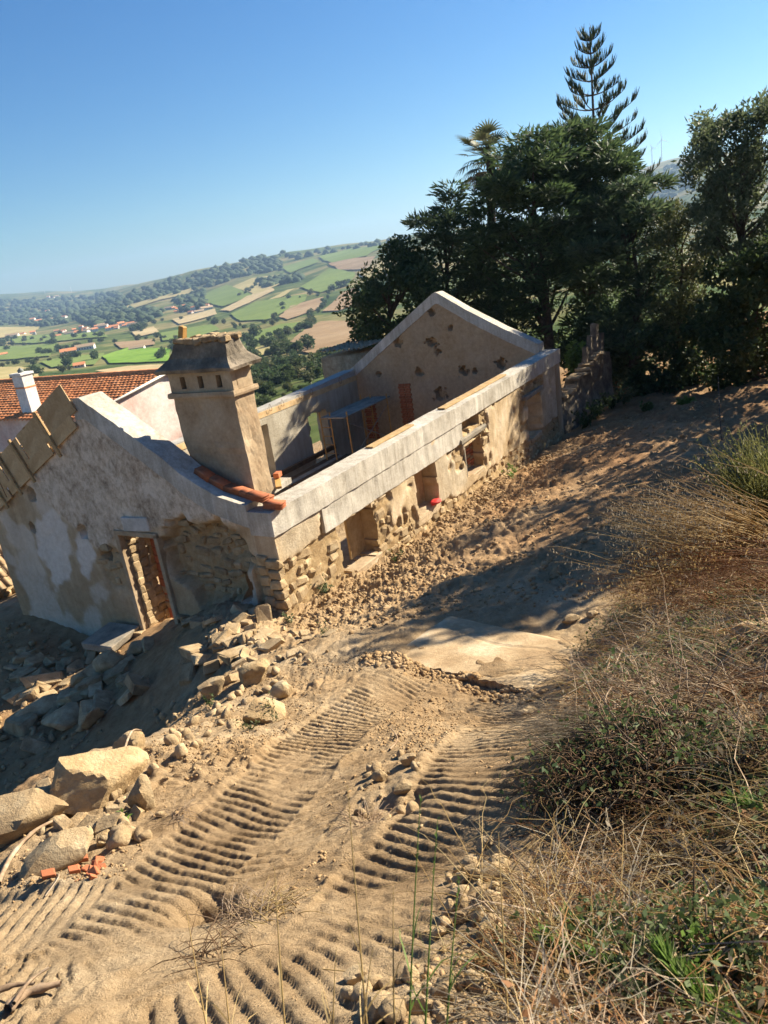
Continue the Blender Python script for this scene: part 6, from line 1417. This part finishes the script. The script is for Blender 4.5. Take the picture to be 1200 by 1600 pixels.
weed(717, 780, 1.0, 240, 'leaf_mid', 'creeper climbing between the second and third windows', 10, (.05, .1), wide=.2); weed(783, 742, 1.2, 220, 'leaf_mid', 'creeper climbing right of the third window', 11, (.05, .1), wide=.2); weed(800, 752, .5, 120, 'leaf_bright', 'bright weed at the wall foot by the dark hollow', 12, (.05, .1)); weed(740, 770, .5, 120, 'leaf_olive', 'dry weed under the third window', 13, (.05, .1))
for i, (px, py, h, m_) in enumerate([(915, 668, .9, 'leaf_mid'), (935, 655, 1.0, 'leaf_weed'), (955, 645, 1.0, 'leaf_mid'), (975, 640, 1.1, 'leaf_grey'), (1070, 632, .6, 'leaf_bright'), (1010, 640, .5, 'leaf_weed')]):
    weed(px, py, h, 260, m_, ['leafy weed at the foot of the garden wall', 'second leafy weed along the garden wall', 'dark leafy weed at the end of the garden wall', 'tall silvery shrub at the end of the garden wall', 'bright low plant at the far end of the path', 'low weed between the garden wall and the trees'][i], 30 + i, (.09, .2))
# broom bush at the right
r = np.random.default_rng(70); p = on_ground(1215, 830); o = empty('broom_bush', p); tag(o, 'yellow green broom bush at the right edge above the oats', 'bush'); n = 700; a = r.uniform(0, 6.28, n); b_ = np.stack([.5 * r.uniform(0, 1, n) * np.cos(a), .5 * r.uniform(0, 1, n) * np.sin(a), r.uniform(.0, .5, n)], 1)
d = np.stack([np.cos(a) * .5, np.sin(a) * .5, np.ones(n)], 1) + r.normal(0, .2, (n, 3)); P = bend_paths(b_, d, r.uniform(.5, 1.0, n), 5, .1, .02, r); v, f = tubes_vf(P, np.tile(np.linspace(.007, .003, 5), (n, 1)), 3); mesh_from('stems', v, f, M['broom'], o)
k = r.integers(0, n, 5200); j = r.integers(1, 5, 5200); L = r.uniform(.025, .055, 5200); v, f = leaves_vf(P[k, j] + r.normal(0, .025, (5200, 3)), unit(5200, r) + np.array([0, 0, .8]), L, L * .35, r); mesh_from('leaves', v, f, M['broom'], o)
# fresh shoots lying at the lower right
def shoot(pts, label, m_, n, L, seed, w=.28, name='green_shoot'):
    r = np.random.default_rng(seed); P = np.array([on_ground(*q) for q in pts]); P[:, 2] += np.linspace(.03, .10, len(P)); P = smooth_poly(P, 5); o = empty(name, P[0]); tag(o, label, 'plant'); v, f = tubes_vf([P - P[0]], [np.linspace(.004, .0015, len(P))], 5); mesh_from('stem', v, f, M[m_], o)
    i = (len(P) - 1) * r.uniform(.15, 1, n) ** .8; j = np.minimum(i.astype(int), len(P) - 2); T = P[j + 1] - P[j]; T /= np.linalg.norm(T, axis=1)[:, None]; Lv = r.uniform(.6, 1.1, n) * L; v, f = leaves_vf(P[j] - P[0], T + .75 * unit(n, r) + np.array([0, 0, .35]), Lv, Lv * w, r); mesh_from('leaf', v, f, M[m_], o)
shoot([(1010, 1525), (950, 1510), (900, 1497), (845, 1475)], 'yellow green leafy shoot lying among brown stems at lower right', 'leaf_bright', 130, .055, 1)
shoot([(960, 1490), (935, 1465), (905, 1448), (880, 1430)], 'smaller leafy shoot above the yellow green one', 'leaf_bright', 90, .045, 2)
shoot([(1180, 1600), (1130, 1570), (1080, 1545), (1035, 1518)], 'bright feathery green frond lying at the bottom right', 'leaf_bright', 420, .075, 3, .10)
shoot([(1215, 1275), (1195, 1262), (1175, 1260), (1150, 1268)], 'bright green grassy sprig at the right edge', 'leaf_bright', 60, .08, 4, .09)
for i, (px, py, lab) in enumerate([(1150, 1490, 'leafy weed with rounded leaves at the bottom right'), (1110, 1500, 'leafy weed left of the rounded one at the bottom right'), (1180, 1540, 'pale leafed weed at the bottom right edge'), (1060, 1490, 'small leafy weed near the dusty stone'), (1150, 1570, 'low leafy weed under the bright frond'), (980, 1560, 'dark leafed weed at the bottom left of the frond')]):
    weed(px, py, .20, 130, ('leaf_weed', 'leaf_bright', 'leaf_grey')[i % 3], lab, 90 + i, (.014, .034))
# sticks and roots
def stick(pts, r0, label, m_='twig', lift=.02, name='stick'):
    P = np.array([on_ground(*q[:2]) + np.array([0, 0, lift + (q[2] if len(q) > 2 else 0)]) for q in pts]); c = P[0].copy(); P = smooth_poly(P, 5) - c; v, f = tubes_vf([P], [np.linspace(r0, r0 * .5, len(P)) * (1 + .15 * RNG.normal(size=len(P)))], 6); o = mesh_from(name, v, f, M[m_], None, True); o.location = c; return tag(o, label, 'stick')
stick([(0, 1390), (25, 1345), (60, 1310), (95, 1285)], .018, 'long curved root lying under the flat-topped block', 'twig', .03)
stick([(196, 1235, .05), (205, 1205, .16), (218, 1182, .22), (232, 1178, .15)], .012, 'bent pale root arching behind the standing stone', 'twig', .03)
stick([(20, 1595), (50, 1570), (100, 1550)], .022, 'thick weathered branch at the bottom left corner', 'twig'); stick([(-5, 1580), (30, 1562), (60, 1552)], .013, 'thin branch beside the thick one at the bottom left', 'twig', .04); stick([(35, 1600), (55, 1555), (85, 1535)], .009, 'crossing twig at the bottom left corner', 'twig', .06)
stick([(178, 1105), (140, 1150), (112, 1185)], .012, 'grey stick lying in the shaded yard'); stick([(610, 1175), (622, 1160), (612, 1145)], .008, 'thin curved stick on the track below the slab'); stick([(60, 1385), (95, 1375), (70, 1400)], .009, 'dead twig under the tilted slab')
stick([(1082, 1460), (1084, 1440, .1), (1086, 1410, .34)], .004, 'dark upright twig beside the leafy weeds', 'wood_dark'); stick([(1128, 690), (1124, 680, .6), (1122, 650, 1.1)], .02, 'thin pole stuck in the ground at the far end of the path', 'bark')
stick([(935, 1110), (955, 1080, .1), (975, 1050, .2)], .006, 'grey forked stick leaning on the dead bramble'); stick([(985, 1190, .1), (950, 1170, .2), (960, 1150, .25)], .006, 'curved pale stick looping over the dark bramble')
stick([(860, 1270), (880, 1235, .08), (905, 1215, .1)], .005, 'pale thin branch at the left of the dark bramble')
